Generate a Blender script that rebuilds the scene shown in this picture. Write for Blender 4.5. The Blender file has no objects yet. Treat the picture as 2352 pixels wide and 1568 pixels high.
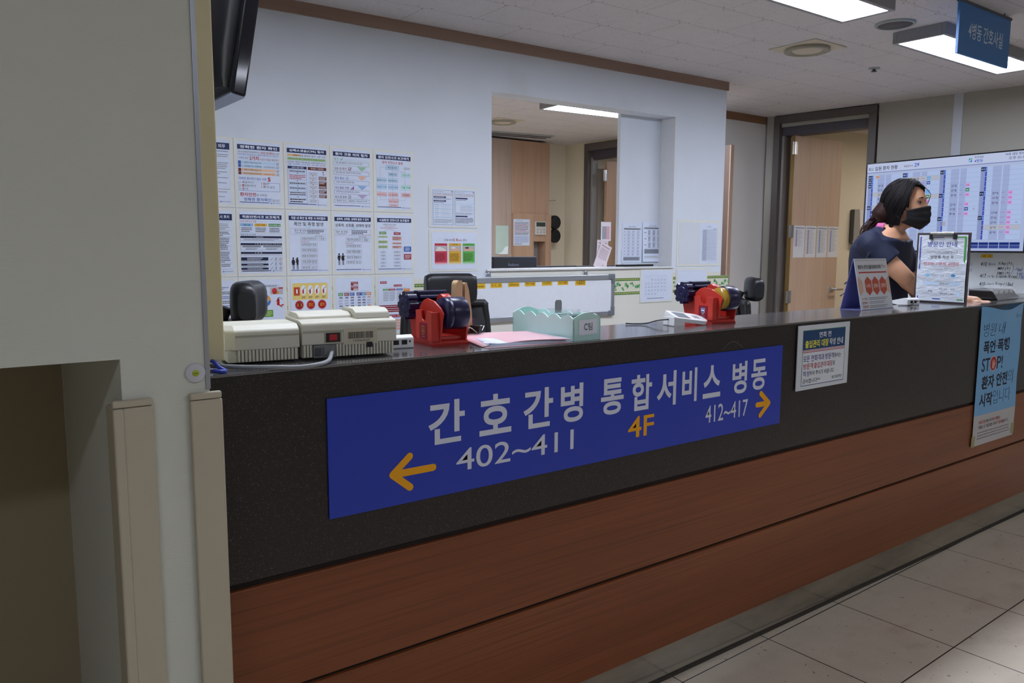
import bpy, math, random
from math import sin, cos, pi, radians, sqrt, atan2
from mathutils import Vector, Matrix
random.seed(7)
SC = bpy.context.scene
COL = SC.collection

# ---------------------------------------------------------------- camera, world, exposure
cam_d = bpy.data.cameras.new('camera'); cam = bpy.data.objects.new('camera', cam_d); COL.objects.link(cam)
SC.camera = cam
cam_d.sensor_width = 36.0; cam_d.lens = 27.941; cam_d.clip_start = 0.02; cam_d.clip_end = 60
YAW, PITCH, ROLL = radians(36.80823), radians(6.84604), radians(0.24167)
_f = Vector((sin(YAW)*cos(PITCH), cos(YAW)*cos(PITCH), -sin(PITCH)))
_r = Vector((cos(YAW), -sin(YAW), 0)); _u = _r.cross(_f)
_r2 = _r*cos(ROLL)+_u*sin(ROLL); _u2 = _u*cos(ROLL)-_r*sin(ROLL)
cam.matrix_world = Matrix(((_r2.x, _u2.x, -_f.x, 0), (_r2.y, _u2.y, -_f.y, -1.554), (_r2.z, _u2.z, -_f.z, 1.35), (0, 0, 0, 1)))

world = bpy.data.worlds.new('world'); SC.world = world; world.use_nodes = True
world.node_tree.nodes['Background'].inputs[0].default_value = (0.75, 0.8, 0.9, 1)
world.node_tree.nodes['Background'].inputs[1].default_value = 0.03
SC.view_settings.view_transform = 'Standard'; SC.view_settings.look = 'None'
SC.view_settings.exposure = 1.24; SC.view_settings.gamma = 1.0; SC.view_settings.use_curve_mapping = False
STATION_LAMP, ROOM_LAMP, HALL_LAMP, FAR_LAMP = 15.0, 12.0, 9.2, 10.0   # what each ceiling panel gives off

# ---------------------------------------------------------------- materials
def srgb(h):
    if isinstance(h, str):
        h = h.lstrip('#'); c = [int(h[i:i+2], 16)/255 for i in (0, 2, 4)]
    else: c = [v/255 for v in h]
    return tuple((v/12.92 if v <= .04045 else ((v+.055)/1.055)**2.4) for v in c)
MATS = {}
def newmat(name):
    m = bpy.data.materials.new(name); m.use_nodes = True
    return m, m.node_tree.nodes, m.node_tree.links, m.node_tree.nodes['Principled BSDF']
def plain(name, col, rough=.55, metal=0, var=.04, scale=30, spec=.5, bump=0, coat=0, alpha=None, trans=0, ior=1.45):
    """surface colour with a little procedural unevenness"""
    if name in MATS: return MATS[name]
    m, N, L, B = newmat(name); c = srgb(col)
    B.inputs['Roughness'].default_value = rough; B.inputs['Metallic'].default_value = metal
    B.inputs['Specular IOR Level'].default_value = spec
    if coat: B.inputs['Coat Weight'].default_value = coat; B.inputs['Coat Roughness'].default_value = .08
    if trans: B.inputs['Transmission Weight'].default_value = trans; B.inputs['IOR'].default_value = ior
    if alpha is not None: B.inputs['Alpha'].default_value = alpha
    tc = N.new('ShaderNodeTexCoord'); nz = N.new('ShaderNodeTexNoise'); nz.inputs['Scale'].default_value = scale
    nz.inputs['Detail'].default_value = 4
    L.new(tc.outputs['Object'], nz.inputs['Vector'])
    mx = N.new('ShaderNodeMix'); mx.data_type = 'RGBA'
    mx.inputs[6].default_value = (*[v*(1-var) for v in c], 1); mx.inputs[7].default_value = (*[min(1, v*(1+var)) for v in c], 1)
    L.new(nz.outputs['Fac'], mx.inputs[0]); L.new(mx.outputs[2], B.inputs['Base Color'])
    if bump:
        b = N.new('ShaderNodeBump'); b.inputs['Strength'].default_value = bump; b.inputs['Distance'].default_value = .002
        L.new(nz.outputs['Fac'], b.inputs['Height']); L.new(b.outputs['Normal'], B.inputs['Normal'])
    MATS[name] = m; return m
def ink(col):
    k = 'ink_'+(col.lstrip('#'))
    return plain(k, col, rough=.5, var=.02, scale=60, spec=.3)
def glow(name, col, s):
    if name in MATS: return MATS[name]
    m, N, L, B = newmat(name); N.remove(B)
    e = N.new('ShaderNodeEmission'); e.inputs[0].default_value = (*srgb(col), 1); e.inputs[1].default_value = s
    L.new(e.outputs[0], N['Material Output'].inputs[0]); MATS[name] = m; return m
class G:
    """tiny node-graph helper"""
    def __init__(s, name):
        s.m, s.N, s.L, s.B = newmat(name); s.tc = s.N.new('ShaderNodeTexCoord'); MATS[name] = s.m
    def n(s, t, **kw):
        k = s.N.new('ShaderNode'+t)
        for a, b in kw.items(): setattr(k, a, b)
        return k
    def mapping(s, src='Object', scale=(1, 1, 1), rot=(0, 0, 0), loc=(0, 0, 0)):
        k = s.n('Mapping'); k.inputs['Scale'].default_value = scale; k.inputs['Rotation'].default_value = rot; k.inputs['Location'].default_value = loc
        s.L.new(s.tc.outputs[src], k.inputs[0]); return k.outputs[0]
    def noise(s, v, scale, detail=4, rough=.5):
        k = s.n('TexNoise'); k.inputs['Scale'].default_value = scale; k.inputs['Detail'].default_value = detail; k.inputs['Roughness'].default_value = rough
        s.L.new(v, k.inputs['Vector']); return k.outputs['Fac']
    def math(s, op, a, b=0, c=0):
        k = s.n('Math', operation=op)
        for i, x in enumerate((a, b, c)):
            if isinstance(x, (int, float)): k.inputs[i].default_value = x
            else: s.L.new(x, k.inputs[i])
        return k.outputs[0]
    def mix(s, f, a, b):
        k = s.n('Mix'); k.data_type = 'RGBA'
        for i, x in ((0, f), (6, a), (7, b)):
            if isinstance(x, (int, float)): k.inputs[i].default_value = x
            elif isinstance(x, tuple): k.inputs[i].default_value = (*x[:3], 1)
            else: s.L.new(x, k.inputs[i])
        return k.outputs[2]
    def ramp(s, f, p0, p1):
        k = s.n('MapRange'); k.inputs[1].default_value = p0; k.inputs[2].default_value = p1; s.L.new(f, k.inputs[0]); return k.outputs[0]
    def bump(s, h, st=.3, d=.002):
        k = s.n('Bump'); k.inputs['Strength'].default_value = st; k.inputs['Distance'].default_value = d
        s.L.new(h, k.inputs['Height']); s.L.new(k.outputs[0], s.B.inputs['Normal'])
    def out(s, col, rough=.5, spec=.5):
        s.L.new(col, s.B.inputs['Base Color']) if not isinstance(col, tuple) else None
        if isinstance(rough, (int, float)): s.B.inputs['Roughness'].default_value = rough
        else: s.L.new(rough, s.B.inputs['Roughness'])
        s.B.inputs['Specular IOR Level'].default_value = spec
        return s.m

def make_ceiling_mat():
    g = G('mineral_ceiling_tile'); v = g.mapping(rot=(0, 0, radians(1.3)), loc=(.07, -.27, 0))
    br = g.n('TexBrick'); br.offset = .5; br.offset_frequency = 2
    g.L.new(v, br.inputs['Vector']); br.inputs['Scale'].default_value = 1.0
    br.inputs['Brick Width'].default_value = .6; br.inputs['Row Height'].default_value = .287; br.inputs['Mortar Size'].default_value = .0012
    br.inputs['Mortar Smooth'].default_value = .2
    sep = g.n('SeparateXYZ'); g.L.new(v, sep.inputs[0]); X, Y = sep.outputs[0], sep.outputs[1]
    # dark fixing dots around every joint
    dots = None
    for dx, dy in ((.04, .014), (-.035, .013), (.006, -.016)):
        a = g.math('PINGPONG', g.math('ADD', X, dx), .15); b = g.math('PINGPONG', g.math('ADD', Y, dy), .1435)
        d = g.math('LESS_THAN', g.math('ADD', g.math('POWER', a, 2), g.math('POWER', b, 2)), .0042**2)
        dots = d if dots is None else g.math('MAXIMUM', dots, d)
    dash = g.noise(g.mapping(scale=(38, 130, 1)), 1.0, 1)
    dm = g.ramp(dash, .66, .72)
    sp = g.ramp(g.noise(g.mapping(), 160, 2), .62, .7)
    base = g.mix(g.noise(g.mapping(), 6), srgb('cac6c8'), srgb('d2ced0'))
    c = g.mix(g.math('MULTIPLY', dm, .30), base, srgb('77706f'))
    c = g.mix(g.math('MULTIPLY', sp, .10), c, srgb('77706f'))
    c = g.mix(g.math('MULTIPLY', br.outputs['Fac'], .72), c, srgb('3c3838'))
    c = g.mix(g.math('MULTIPLY', dots, .9), c, srgb('1c1a1a'))
    g.bump(dash, .1); return g.out(c, .9, .2)
FLX, FLY = -.0213, .043
def make_floor_mat():
    g = G('vinyl_floor_tile'); rot = radians(-1.21); v = g.mapping(loc=(0, 0, 0), rot=(0, 0, rot))
    sep = g.n('SeparateXYZ'); g.L.new(v, sep.inputs[0])
    T = .4525
    a = g.math('PINGPONG', g.math('ADD', sep.outputs[0], FLX), T/2); b = g.math('PINGPONG', g.math('ADD', sep.outputs[1], FLY), .42/2)
    line = g.math('MAXIMUM', g.math('LESS_THAN', a, .0022), g.math('LESS_THAN', b, .0022))
    o = g.mapping()
    sp = g.ramp(g.noise(o, 130, 2), .66, .72); sp2 = g.ramp(g.noise(o, 45, 1), .72, .76)
    st = g.ramp(g.noise(o, 2.6, 5, .6), .5, .8); st2 = g.ramp(g.noise(g.mapping(loc=(3, 1, 0), scale=(2, 4, 1)), 2.2, 4), .58, .75)
    c = g.mix(g.noise(o, 12), srgb('c8bba8'), srgb('d3c7b4'))
    c = g.mix(g.math('MULTIPLY', st, .3), c, srgb('8b7a62')); c = g.mix(g.math('MULTIPLY', st2, .3), c, srgb('86704f'))
    c = g.mix(g.math('MULTIPLY', sp, .45), c, srgb('5e564c')); c = g.mix(g.math('MULTIPLY', sp2, .6), c, srgb('3a342c'))
    c = g.mix(line, c, srgb('1c1714'))
    r = g.math('MULTIPLY_ADD', g.noise(o, 9), .12, .26)
    return g.out(c, r, .45)

def make_wood(name, a, b, axis='x', rough=.38, fine=60, streak=.35, warm=None):
    g = G(name); sc = {'x': (.25, 3, 3), 'z': (3, 3, .22), 'y': (3, .25, 3)}[axis]
    sf = {'x': (.6, fine, fine), 'z': (fine, fine, .5), 'y': (fine, .6, fine)}[axis]
    n1 = g.noise(g.mapping(scale=sc), 2.2, 5, .55); n2 = g.noise(g.mapping(scale=sf), 1.6, 3, .7)
    c = g.mix(g.ramp(n1, .32, .68), srgb(a), srgb(b))
    c = g.mix(g.math('MULTIPLY', g.ramp(n2, .5, .72), streak), c, srgb(warm or a))
    g.bump(n2, .06, .001); return g.out(c, rough, .4)
def make_granite(name='speckled_black_granite', r0=.24, spec=.5):
    g = G(name); o = g.mapping()
    def speck(scale, size, share, loc):
        k = g.n('TexVoronoi'); k.inputs['Scale'].default_value = scale; g.L.new(g.mapping(loc=loc), k.inputs['Vector'])
        sp = g.n('SeparateColor'); g.L.new(k.outputs['Color'], sp.inputs[0])
        return g.math('MULTIPLY', g.math('LESS_THAN', k.outputs['Distance'], size), g.math('GREATER_THAN', sp.outputs[0], 1-share)), sp.outputs[1]
    k_ = 1.0 if spec < .6 else 1.25
    c = g.mix(g.noise(o, 30), srgb('221d1c' if spec < .6 else '4a4848'), srgb('2b2524' if spec < .6 else '535152'))  # same granite, but the top's base colour is lifted for its reflected light
    s1, t1 = speck(430, .33, .32, (0, 0, 0)); s2, t2 = speck(270, .27, .14, (3, 1, 2))
    c = g.mix(g.math('MULTIPLY', s1, .42), c, g.mix(t1, srgb('5a4a3c'), srgb('7a7068'))); c = g.mix(g.math('MULTIPLY', s2, .5), c, g.mix(t2, srgb('6e5c46'), srgb('868078')))
    if spec > .6: g.B.inputs['IOR'].default_value = 1.85
    return g.out(c, g.math('MULTIPLY_ADD', g.noise(o, 40), .08, r0), spec)
def make_ribbed(name, a, b):
    g = G(name); o = g.mapping(scale=(40, 40, 330)); n = g.noise(o, 1.0, 2)
    o2 = g.noise(g.mapping(scale=(1, 1, 1)), 5)
    c = g.mix(o2, srgb(a), srgb(b)); g.bump(n, .35, .0015); return g.out(c, .75, .25)
def make_paint(name, a, b, marks=0):
    g = G(name); o = g.mapping(); c = g.mix(g.noise(o, 3), srgb(a), srgb(b))
    if marks: c = g.mix(g.math('MULTIPLY', g.ramp(g.noise(g.mapping(loc=(2, 0, 1)), 1.7, 5), .62, .8), marks), c, srgb('b5b2a6'))
    g.bump(g.noise(o, 220, 2), .05, .001); return g.out(c, .6, .3)
def make_steel():
    g = G('smeared_steel_kickplate'); o = g.mapping(scale=(.6, 1, 3))
    n = g.noise(o, 4, 5, .6); spots = g.ramp(g.noise(g.mapping(loc=(1, 3, 7)), 75, 2), .66, .7)
    top = g.ramp(g.n('SeparateXYZ').outputs[2], 0, 1)
    sep = g.n('SeparateXYZ'); g.L.new(g.mapping(), sep.inputs[0])
    hi = g.ramp(sep.outputs[2], .085, .14)
    c = g.mix(g.ramp(n, .3, .7), srgb('8e897f'), srgb('b5aea0'))
    c = g.mix(g.math('MULTIPLY', spots, hi), c, srgb('241a14'))
    g.B.inputs['Metallic'].default_value = .85
    return g.out(c, g.math('MULTIPLY_ADD', n, .16, .08), .5)

WALL_W = make_paint('white_wall_paint', 'd3dae3', 'dce3ec', .35)
WALL_C = make_ribbed('ribbed_cream_wallpaper', 'cfd0c4', 'd6d8cc')
WALL_B = make_paint('beige_wall_paint', 'd8cdb4', 'ded4bd')
WALL_R = make_paint('grey_cream_wall_paint', 'a5a298', 'aca99f')
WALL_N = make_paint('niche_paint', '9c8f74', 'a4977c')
WALL_F = make_paint('far_room_paint', 'e0d8c4', 'e6decc')
WALL_P = make_paint('passage_wall_lit_paint', 'd6d4d2', 'dcdad8')  # wall colour raised to carry the passage's brighter light
WALL_L = make_paint('lower_cream_wall_paint', 'd9d8ce', 'dfded5', .2)
CEIL = make_ceiling_mat()
GRANITE = make_granite(r0=.3, spec=.38); GRANITET = make_granite('polished_lit_granite_top', .07, 1.0)
WOODP = make_wood('red_brown_wood_panel', '763f20', '884d28', 'x', .42, 90, .85, '5e3018')
TRIMW = make_wood('brown_wood_trim', '917769', '9d8375', 'x', .5, 60, .4, '86705f')
TRIMW2 = make_wood('warm_wood_trim', '7b5a40', '8a6548', 'x', .5, 60, .4, '684a34')
OAK = make_wood('light_oak_door', 'c8ac96', 'd4baa4', 'z', .45, 22, .45, 'b69679')
OAKC = make_wood('office_oak', 'ae8c72', 'bb9a80', 'z', .45, 22, .45, '9c7a5e')
OAKG = make_wood('grey_oak_panel', 'ab978a', 'b8a598', 'z', .5, 22, .45, '96806a')
DARKW = make_wood('dark_door_edge', '5d4a40', '685448', 'z', .5, 40, .3, '4e3d34')
STEEL = make_steel()
FRAME = plain('grey_brown_door_frame', '5b5552', .45)
FRAME_LIT = plain('door_jamb_lit_grey', '8b8683', .4)  # frame colour lightened where lamplight falls on the jamb
BLACK = plain('black_plastic', '121214', .45)
BLACKG = plain('gloss_black_plastic', '0c0d12', .08)
CHROME = plain('chrome', 'c8c8c8', .15, 1.0)
ALU = plain('brushed_aluminium', 'aeb2b8', .38, .7)
DGREY = plain('dark_grey_plastic', '4a4c50', .5)
PAPER = plain('white_paper', 'e4e8f2', .65)
PAPERB = plain('blue_white_paper', 'd5def0', .55)
POCKET = plain('cream_plastic_pocket', 'dedfd8', .3)
WHITEP = plain('white_plastic', 'dddee0', .35)
BEIGEP = plain('beige_plastic', 'cfccbc', .45)
CREAMP = plain('cream_trunking_plastic', 'd8cc9f', .4)
GUARDP = plain('beige_vinyl_guard', 'bcb39d', .5)
REDP = plain('red_plastic', 'c83a30', .35)
NAVYP = plain('navy_plastic', '15133f', .3)
SKIN = plain('skin', 'd09c7c', .5, var=.06)

# ---------------------------------------------------------------- mesh building
class MB:
    def __init__(s): s.v = []; s.f = []; s.m = []; s.mats = []; s.sm = []
    def mi(s, mat):
        if mat not in s.mats: s.mats.append(mat)
        return s.mats.index(mat)
    def add(s, vs, fs, mat, M=None, smooth=False):
        n = len(s.v); k = s.mi(mat)
        for p in vs:
            p = Vector(p); s.v.append(tuple(M @ p if M is not None else p))
        for f in fs: s.f.append(tuple(i+n for i in f)); s.m.append(k); s.sm.append(smooth)
        return s
    def box(s, x0, x1, y0, y1, z0, z1, mat, M=None):
        v = [(x0, y0, z0), (x1, y0, z0), (x1, y1, z0), (x0, y1, z0), (x0, y0, z1), (x1, y0, z1), (x1, y1, z1), (x0, y1, z1)]
        return s.add(v, [(0, 3, 2, 1), (4, 5, 6, 7), (0, 1, 5, 4), (1, 2, 6, 5), (2, 3, 7, 6), (3, 0, 4, 7)], mat, M)
    def prism(s, poly, h0, h1, mat, axis='z', M=None, smooth=False):
        """polygon (list of 2-D points) swept along an axis: z -> (x,y), y -> (x,z), x -> (y,z)"""
        def P(a, b, h): return {'z': (a, b, h), 'y': (a, h, b), 'x': (h, a, b)}[axis]
        n = len(poly); v = [P(a, b, h0) for a, b in poly]+[P(a, b, h1) for a, b in poly]
        s.add(v, [tuple(range(n))[::-1], tuple(range(n, 2*n))], mat, M)
        return s.add(v, [(i, (i+1) % n, n+(i+1) % n, n+i) for i in range(n)], mat, M, smooth)
    def ring_loft(s, rings, mat, cap=True, M=None, smooth=True, closed=True):
        n = len(rings[0]); v = [p for r in rings for p in r]; f = []
        for k in range(len(rings)-1):
            for i in range(n if closed else n-1):
                j = (i+1) % n; f.append((k*n+i, k*n+j, (k+1)*n+j, (k+1)*n+i))
        s.add(v, f, mat, M, smooth)
        if cap and closed: s.add(list(rings[0]), [tuple(range(n))[::-1]], mat, M); s.add(list(rings[-1]), [tuple(range(n))], mat, M)
        return s
    def lathe(s, prof, mat, n=28, M=None, axis='z', smooth=True):
        def P(r, a, h): return {'z': (r*cos(a), r*sin(a), h), 'x': (h, r*cos(a), r*sin(a)), 'y': (r*cos(a), h, r*sin(a))}[axis]
        return s.ring_loft([[P(max(r, 1e-5), 2*pi*i/n, h) for i in range(n)] for r, h in prof], mat, True, M, smooth)
    def tube(s, pts, rad, mat, n=8, M=None, smooth=True):
        pts = [Vector(p) for p in pts]; rings = []; up = Vector((0, 0, 1)); last = None
        for i, p in enumerate(pts):
            t = (pts[min(i+1, len(pts)-1)]-pts[max(i-1, 0)]).normalized()
            if last is None:
                a = t.cross(up if abs(t.dot(up)) < .95 else Vector((1, 0, 0))).normalized()
            else: a = (last-t*last.dot(t)).normalized()
            last = a; b = t.cross(a); r = rad[i] if isinstance(rad, (list, tuple)) else rad
            rings.append([tuple(p+(a*cos(2*pi*k/n)+b*sin(2*pi*k/n))*r) for k in range(n)])
        return s.ring_loft(rings, mat, True, M, smooth)
    def ellipsoid(s, c, r, mat, nu=24, nv=14, M=None):
        rings = []
        for j in range(1, nv):
            a = pi*j/nv
            rings.append([(c[0]+r[0]*sin(a)*cos(2*pi*i/nu), c[1]+r[1]*sin(a)*sin(2*pi*i/nu), c[2]-r[2]*cos(a)) for i in range(nu)])
        return s.ring_loft(rings, mat, True, M, True)
    def build(s, name, parent=None, bevel=0, seg=2, loc=None, rotz=0, smooth=False, mods=()):
        me = bpy.data.meshes.new(name); me.from_pydata(s.v, [], s.f); me.update()
        for m in s.mats: me.materials.append(m)
        me.polygons.foreach_set('material_index', s.m)
        me.polygons.foreach_set('use_smooth', [True]*len(s.f) if smooth else s.sm)
        o = bpy.data.objects.new(name, me); COL.objects.link(o)
        if parent is not None: o.parent = parent
        if loc is not None: o.location = loc
        o.rotation_euler[2] = rotz
        if bevel:
            b = o.modifiers.new('bevel', 'BEVEL'); b.width = bevel; b.segments = seg; b.limit_method = 'ANGLE'; b.angle_limit = radians(35)
        for t, kw in mods:
            b = o.modifiers.new(t.lower(), t)
            for a, x in kw.items(): setattr(b, a, x)
        return o
def thing(name, label, cat, loc=(0, 0, 0), rotz=0, group=None, rot=None):
    o = bpy.data.objects.new(name, None); COL.objects.link(o); o.empty_display_size = .1
    o.location = loc; o.rotation_euler = rot if rot else (0, 0, rotz)
    return tag(o, label, cat, group)
def tag(o, label, cat, group=None):
    o['label'] = label; o['category'] = cat
    if group: o['group'] = group
    return o
def struct(o):
    o['kind'] = 'structure'; return o
def dup(root, loc, rotz, label, group=None):
    r = root.copy(); COL.objects.link(r); r.location = loc; r.rotation_euler[2] = rotz; r['label'] = label
    if group: r['group'] = group
    for ch in list(root.children):
        c = ch.copy(); COL.objects.link(c); c.parent = r
        for gch in ch.children:
            d = gch.copy(); COL.objects.link(d); d.parent = c
    return r

# ---------------------------------------------------------------- lettering: glyph outlines from the built-in font
_TX = {}
def glyphs(s, bold=0, res=3):
    k = (s, bold, res)
    if k not in _TX:
        o = _TX.get('pen')
        if o is None: o = _TX['pen'] = bpy.data.objects.new('lettering', bpy.data.curves.new('lettering', 'FONT'))
        c = o.data; c.body = s; c.offset = bold; c.resolution_u = res; m = o.to_mesh()
        _TX[k] = ([(p.co.x, p.co.y) for p in m.vertices], [tuple(p.vertices) for p in m.polygons]); o.to_mesh_clear()
    return _TX[k]
class Page(MB):
    """things printed on a flat sheet: x to the right and y down from its top left corner, in sheet units; faces -Y"""
    def __init__(s, w, h, W=None, Hh=None):
        super().__init__(); s.w = w; s.h = h; s.W = W or w; s.H = Hh or h; s.ly = 0; s.bend = None
    def P(s, x, y, l): return (x/s.W*s.w, -.00022*l, -y/s.H*s.h)
    def sheet(s, mat, t=.0012, r=0):
        s.box(0, s.w, 0, t, -s.h, 0, mat); return s
    def poly(s, pts, col, l=1):
        vs = [s.P(x, y, l) for x, y in pts]; a = sum(pts[i][0]*pts[(i+1) % len(pts)][1]-pts[(i+1) % len(pts)][0]*pts[i][1] for i in range(len(pts)))
        f = tuple(range(len(pts)))
        return s.add(vs, [f if a < 0 else f[::-1]], ink(col) if isinstance(col, str) else col)
    def rect(s, x0, y0, x1, y1, col, l=1): return s.poly([(x0, y0), (x0, y1), (x1, y1), (x1, y0)], col, l)
    def frame(s, x0, y0, x1, y1, col, t=.6, l=2):
        s.rect(x0, y0, x1, y0+t, col, l); s.rect(x0, y1-t, x1, y1, col, l); s.rect(x0, y0, x0+t, y1, col, l); return s.rect(x1-t, y0, x1, y1, col, l)
    def ell(s, cx, cy, rx, ry, col, l=2, n=20): return s.poly([(cx+rx*cos(2*pi*i/n), cy+ry*sin(2*pi*i/n)) for i in range(n)], col, l)
    def star(s, cx, cy, r0, r1, n, col, l=2): return s.poly([(cx+(r0 if i % 2 else r1)*cos(pi*i/n), cy+(r0 if i % 2 else r1)*sin(pi*i/n)) for i in range(2*n)], col, l)
    def arrow(s, cx, y0, y1, w, col, l=2): return s.poly([(cx-w/2, y0), (cx+w/2, y0), (cx, y1)], col, l)
    def text(s, x0, y0, x1, y1, t, col, bold=0, l=3, keep=False, res=2, slant=0):
        v, f = glyphs(t, bold, res)
        if not v: return s
        a0 = min(p[0] for p in v); a1 = max(p[0] for p in v); b0 = min(p[1] for p in v); b1 = max(p[1] for p in v)
        kx = (x1-x0)/max(a1-a0, 1e-6); ky = (y1-y0)/max(b1-b0, 1e-6)
        if keep:
            ux, uy = s.w/s.W, s.h/s.H; k = min(kx*ux, ky*uy); ox = (x1-x0-(a1-a0)*k/ux)/2*(keep == 'c'); kx, ky = k/ux, k/uy; x0 += ox
        vs = [s.P(x0+(p[0]-a0)*kx+slant*(p[1]-b0)*ky, y1-(p[1]-b0)*ky, l) for p in v]
        return s.add(vs, f, ink(col) if isinstance(col, str) else col)
    def rows(s, x0, y0, x1, y1, n, col, l=2, fill=.45, seed=0, word=4.5):
        """rows of print too small to read: word-length dashes"""
        rd = random.Random(seed+int(x0*7+y0*13)); dh = (y1-y0)/n; sc = s.W/210.0
        for i in range(n):
            x = x0; ya = y0+dh*i+dh*(1-fill)/2; end = x1-(rd.random()*.3*(x1-x0) if i == n-1 and n > 1 else rd.random()*.06*(x1-x0))
            while x < end-.5*sc:
                w = min(word*sc*(.5+rd.random()), end-x); s.rect(x, ya, x+w, ya+dh*fill, col, l); x += w+1.3*sc
        return s
    def line(s, x0, y0, x1, y1, t, col, l=2):
        dx, dy = x1-x0, y1-y0; d = sqrt(dx*dx+dy*dy) or 1; nx, ny = -dy/d*t/2, dx/d*t/2
        return s.poly([(x0+nx, y0+ny), (x1+nx, y1+ny), (x1-nx, y1-ny), (x0-nx, y0-ny)], col, l)

# ---------------------------------------------------------------- where the walls stand
BA = radians(-1.073)                                # station's rear wall, a degree off the counter
def back(u, z=0, off=0): return (u*cos(BA)+off*sin(BA), 2.25+u*sin(BA)-off*cos(BA), z)
RA = radians(-83.4)                                 # end wall with the screen
def endw(u, z=0, off=0): return (6.178+u*cos(RA)+off*sin(RA), 2.912+u*sin(RA)-off*cos(RA), z)
HC = 2.5
# ================================================================ ROOM SHELL
FLOOR = make_floor_mat()
def slab(name, bm, **k): return struct(bm.build(name, **k))
slab('floor', MB().box(-3, 10.5, -3.8, 7, -.1, 0, FLOOR))
slab('ceiling', MB().box(-3, 10.5, -3.8, 7, HC, HC+.1, CEIL))
# rear wall of the station with the big pass-through opening (in the wall's own frame)
b = MB(); T = .13
for x0, x1, z0, z1 in ((-1.5, 2.66, 1.17, HC), (2.66, 4.155, 2.213, HC), (4.155, 4.665, 1.17, HC)):
    b.box(x0, x1, 0, T, z0, z1, WALL_W)
b.box(-1.5, 4.665, 0, T, 0, 1.17, WALL_L); b.box(2.66, 4.155, 0, T, 1.17, 1.207, WALL_L)
slab('wall_back', b, loc=back(0), rotz=BA)
slab('trim_1', MB().box(-1.5, 4.672, -.012, 0, 2.441, HC, TRIMW), loc=back(0), rotz=BA)
slab('window_1', MB().box(2.62, 4.16, -.014, T+.01, 1.205, 1.217, WHITEP).box(4.148, 4.156, -.004, T, 1.217, 2.213, WHITEP), loc=back(0), rotz=BA, bevel=.002)
# fixed white board closing the right end of the opening
slab('wall_panel', MB().box(3.775, 4.30, .131, .16, .9, HC, WALL_W), loc=back(0), rotz=BA)
# passage wall behind, with its own trim
slab('wall_passage', MB().box(5.35, 6.36, 2.93, 3.05, 0, HC, WALL_P))
slab('trim_2', MB().box(5.35, 6.172, 2.915, 2.93, 2.437, HC, TRIMW2))
# end wall: door at the left, then a long plain stretch
b = MB(); D0, D1, DT = .13, .93, .17
b.box(0, D0-.05, 0, DT, 0, HC, WALL_R).box(D1+.05, 6.5, 0, DT, 0, HC, WALL_R).box(D0-.05, D1+.05, .02, DT, 2.4, HC, WALL_R)
slab('wall_right', b, loc=endw(0), rotz=RA)
slab('trim_3', MB().box(1.536, 1.60, -.008, 0, 0, HC, plain('pale_blue_joint_strip', 'bfc3cc', .5)), loc=endw(0), rotz=RA)
# column and wall at the left with its low recess
b = MB(); YF = -.10
b.box(-3, .265, YF, .02, 1.158, HC, WALL_C).box(.265, .409, YF, .5, 0, HC, WALL_C)
b.box(-3, .265, .02, .5, 1.158, 1.2, WALL_C)
slab('wall_left', b)
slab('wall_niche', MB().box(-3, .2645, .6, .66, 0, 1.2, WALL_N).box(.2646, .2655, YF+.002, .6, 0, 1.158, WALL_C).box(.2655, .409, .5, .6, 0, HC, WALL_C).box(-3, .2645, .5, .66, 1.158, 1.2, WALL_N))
slab('wall_rear_left', MB().box(-1.6, -1.5, .66, 2.4, 0, HC, WALL_W))
slab('wall_corridor', MB().box(-3, 10.5, -3.9, -3.8, 0, HC, WALL_R))
slab('wall_corridor_end', MB().box(-3.1, -3, -3.9, .66, 0, HC, WALL_R))
slab('baseboard_left', MB().box(-3, .2645, .59, .6, 0, .09, BLACK))
# rooms behind: the office seen through the opening and the room behind the end door
slab('wall_office_side', MB().box(6.08, 6.20, 3.05, 4.62, 0, HC, WALL_B).box(6.08, 6.2, 4.62, 5.22, 2.43, HC, WALL_B).box(6.08, 6.20, 5.22, 5.56, 0, HC, WALL_B))
slab('wall_office_back', MB().box(2.0, 6.2, 5.56, 5.68, 0, HC, WALL_B))
slab('wall_office_left', MB().box(1.9, 2.0, 2.40, 5.68, 0, HC, WALL_B))
slab('wall_far_room', MB().box(6.42, 10.4, 2.97, 3.05, 0, HC, WALL_F).box(10.4, 10.5, -3.8, 3.05, 0, HC, WALL_F))
# ================================================================ COUNTER
GROOVE = plain('dark_groove', '1d0f0b', .7)
ctr = thing('reception_counter', 'long reception counter of dark speckled granite over red-brown wood panels', 'counter', (0, 0, 0))
CX0, CX1 = .425, 4.92
MB().box(CX0, CX1, -.001, .292, 1.0945, 1.10, GRANITET).build('countertop', ctr, bevel=.002, seg=3)
MB().box(CX0, CX1, .0, .03, .672, 1.0944, GRANITE).build('granite_front', ctr)
MB().box(CX0, CX1, .010, .028, .657, .672, GROOVE).box(CX0, CX1, .010, .028, .408, .418, GROOVE).build('joint_strip', ctr)
MB().box(CX0, CX1, 0, .028, .418, .657, WOODP).build('wood_panel', ctr, bevel=.002)
MB().box(CX0, CX1, 0, .028, .142, .408, WOODP).build('wood_panel', ctr, bevel=.002)
MB().box(CX0, CX1, .04, .05, 0, .142, STEEL).build('kick_plate', ctr)
MB().box(CX0, CX1, .05, .27, .0, 1.094, WHITEP).build('carcass', ctr)
MB().box(CX0, CX1, .036, .04, .0, .012, plain('grimy_sealant', '3a342c', .8)).build('sealant_bead', ctr)
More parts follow.
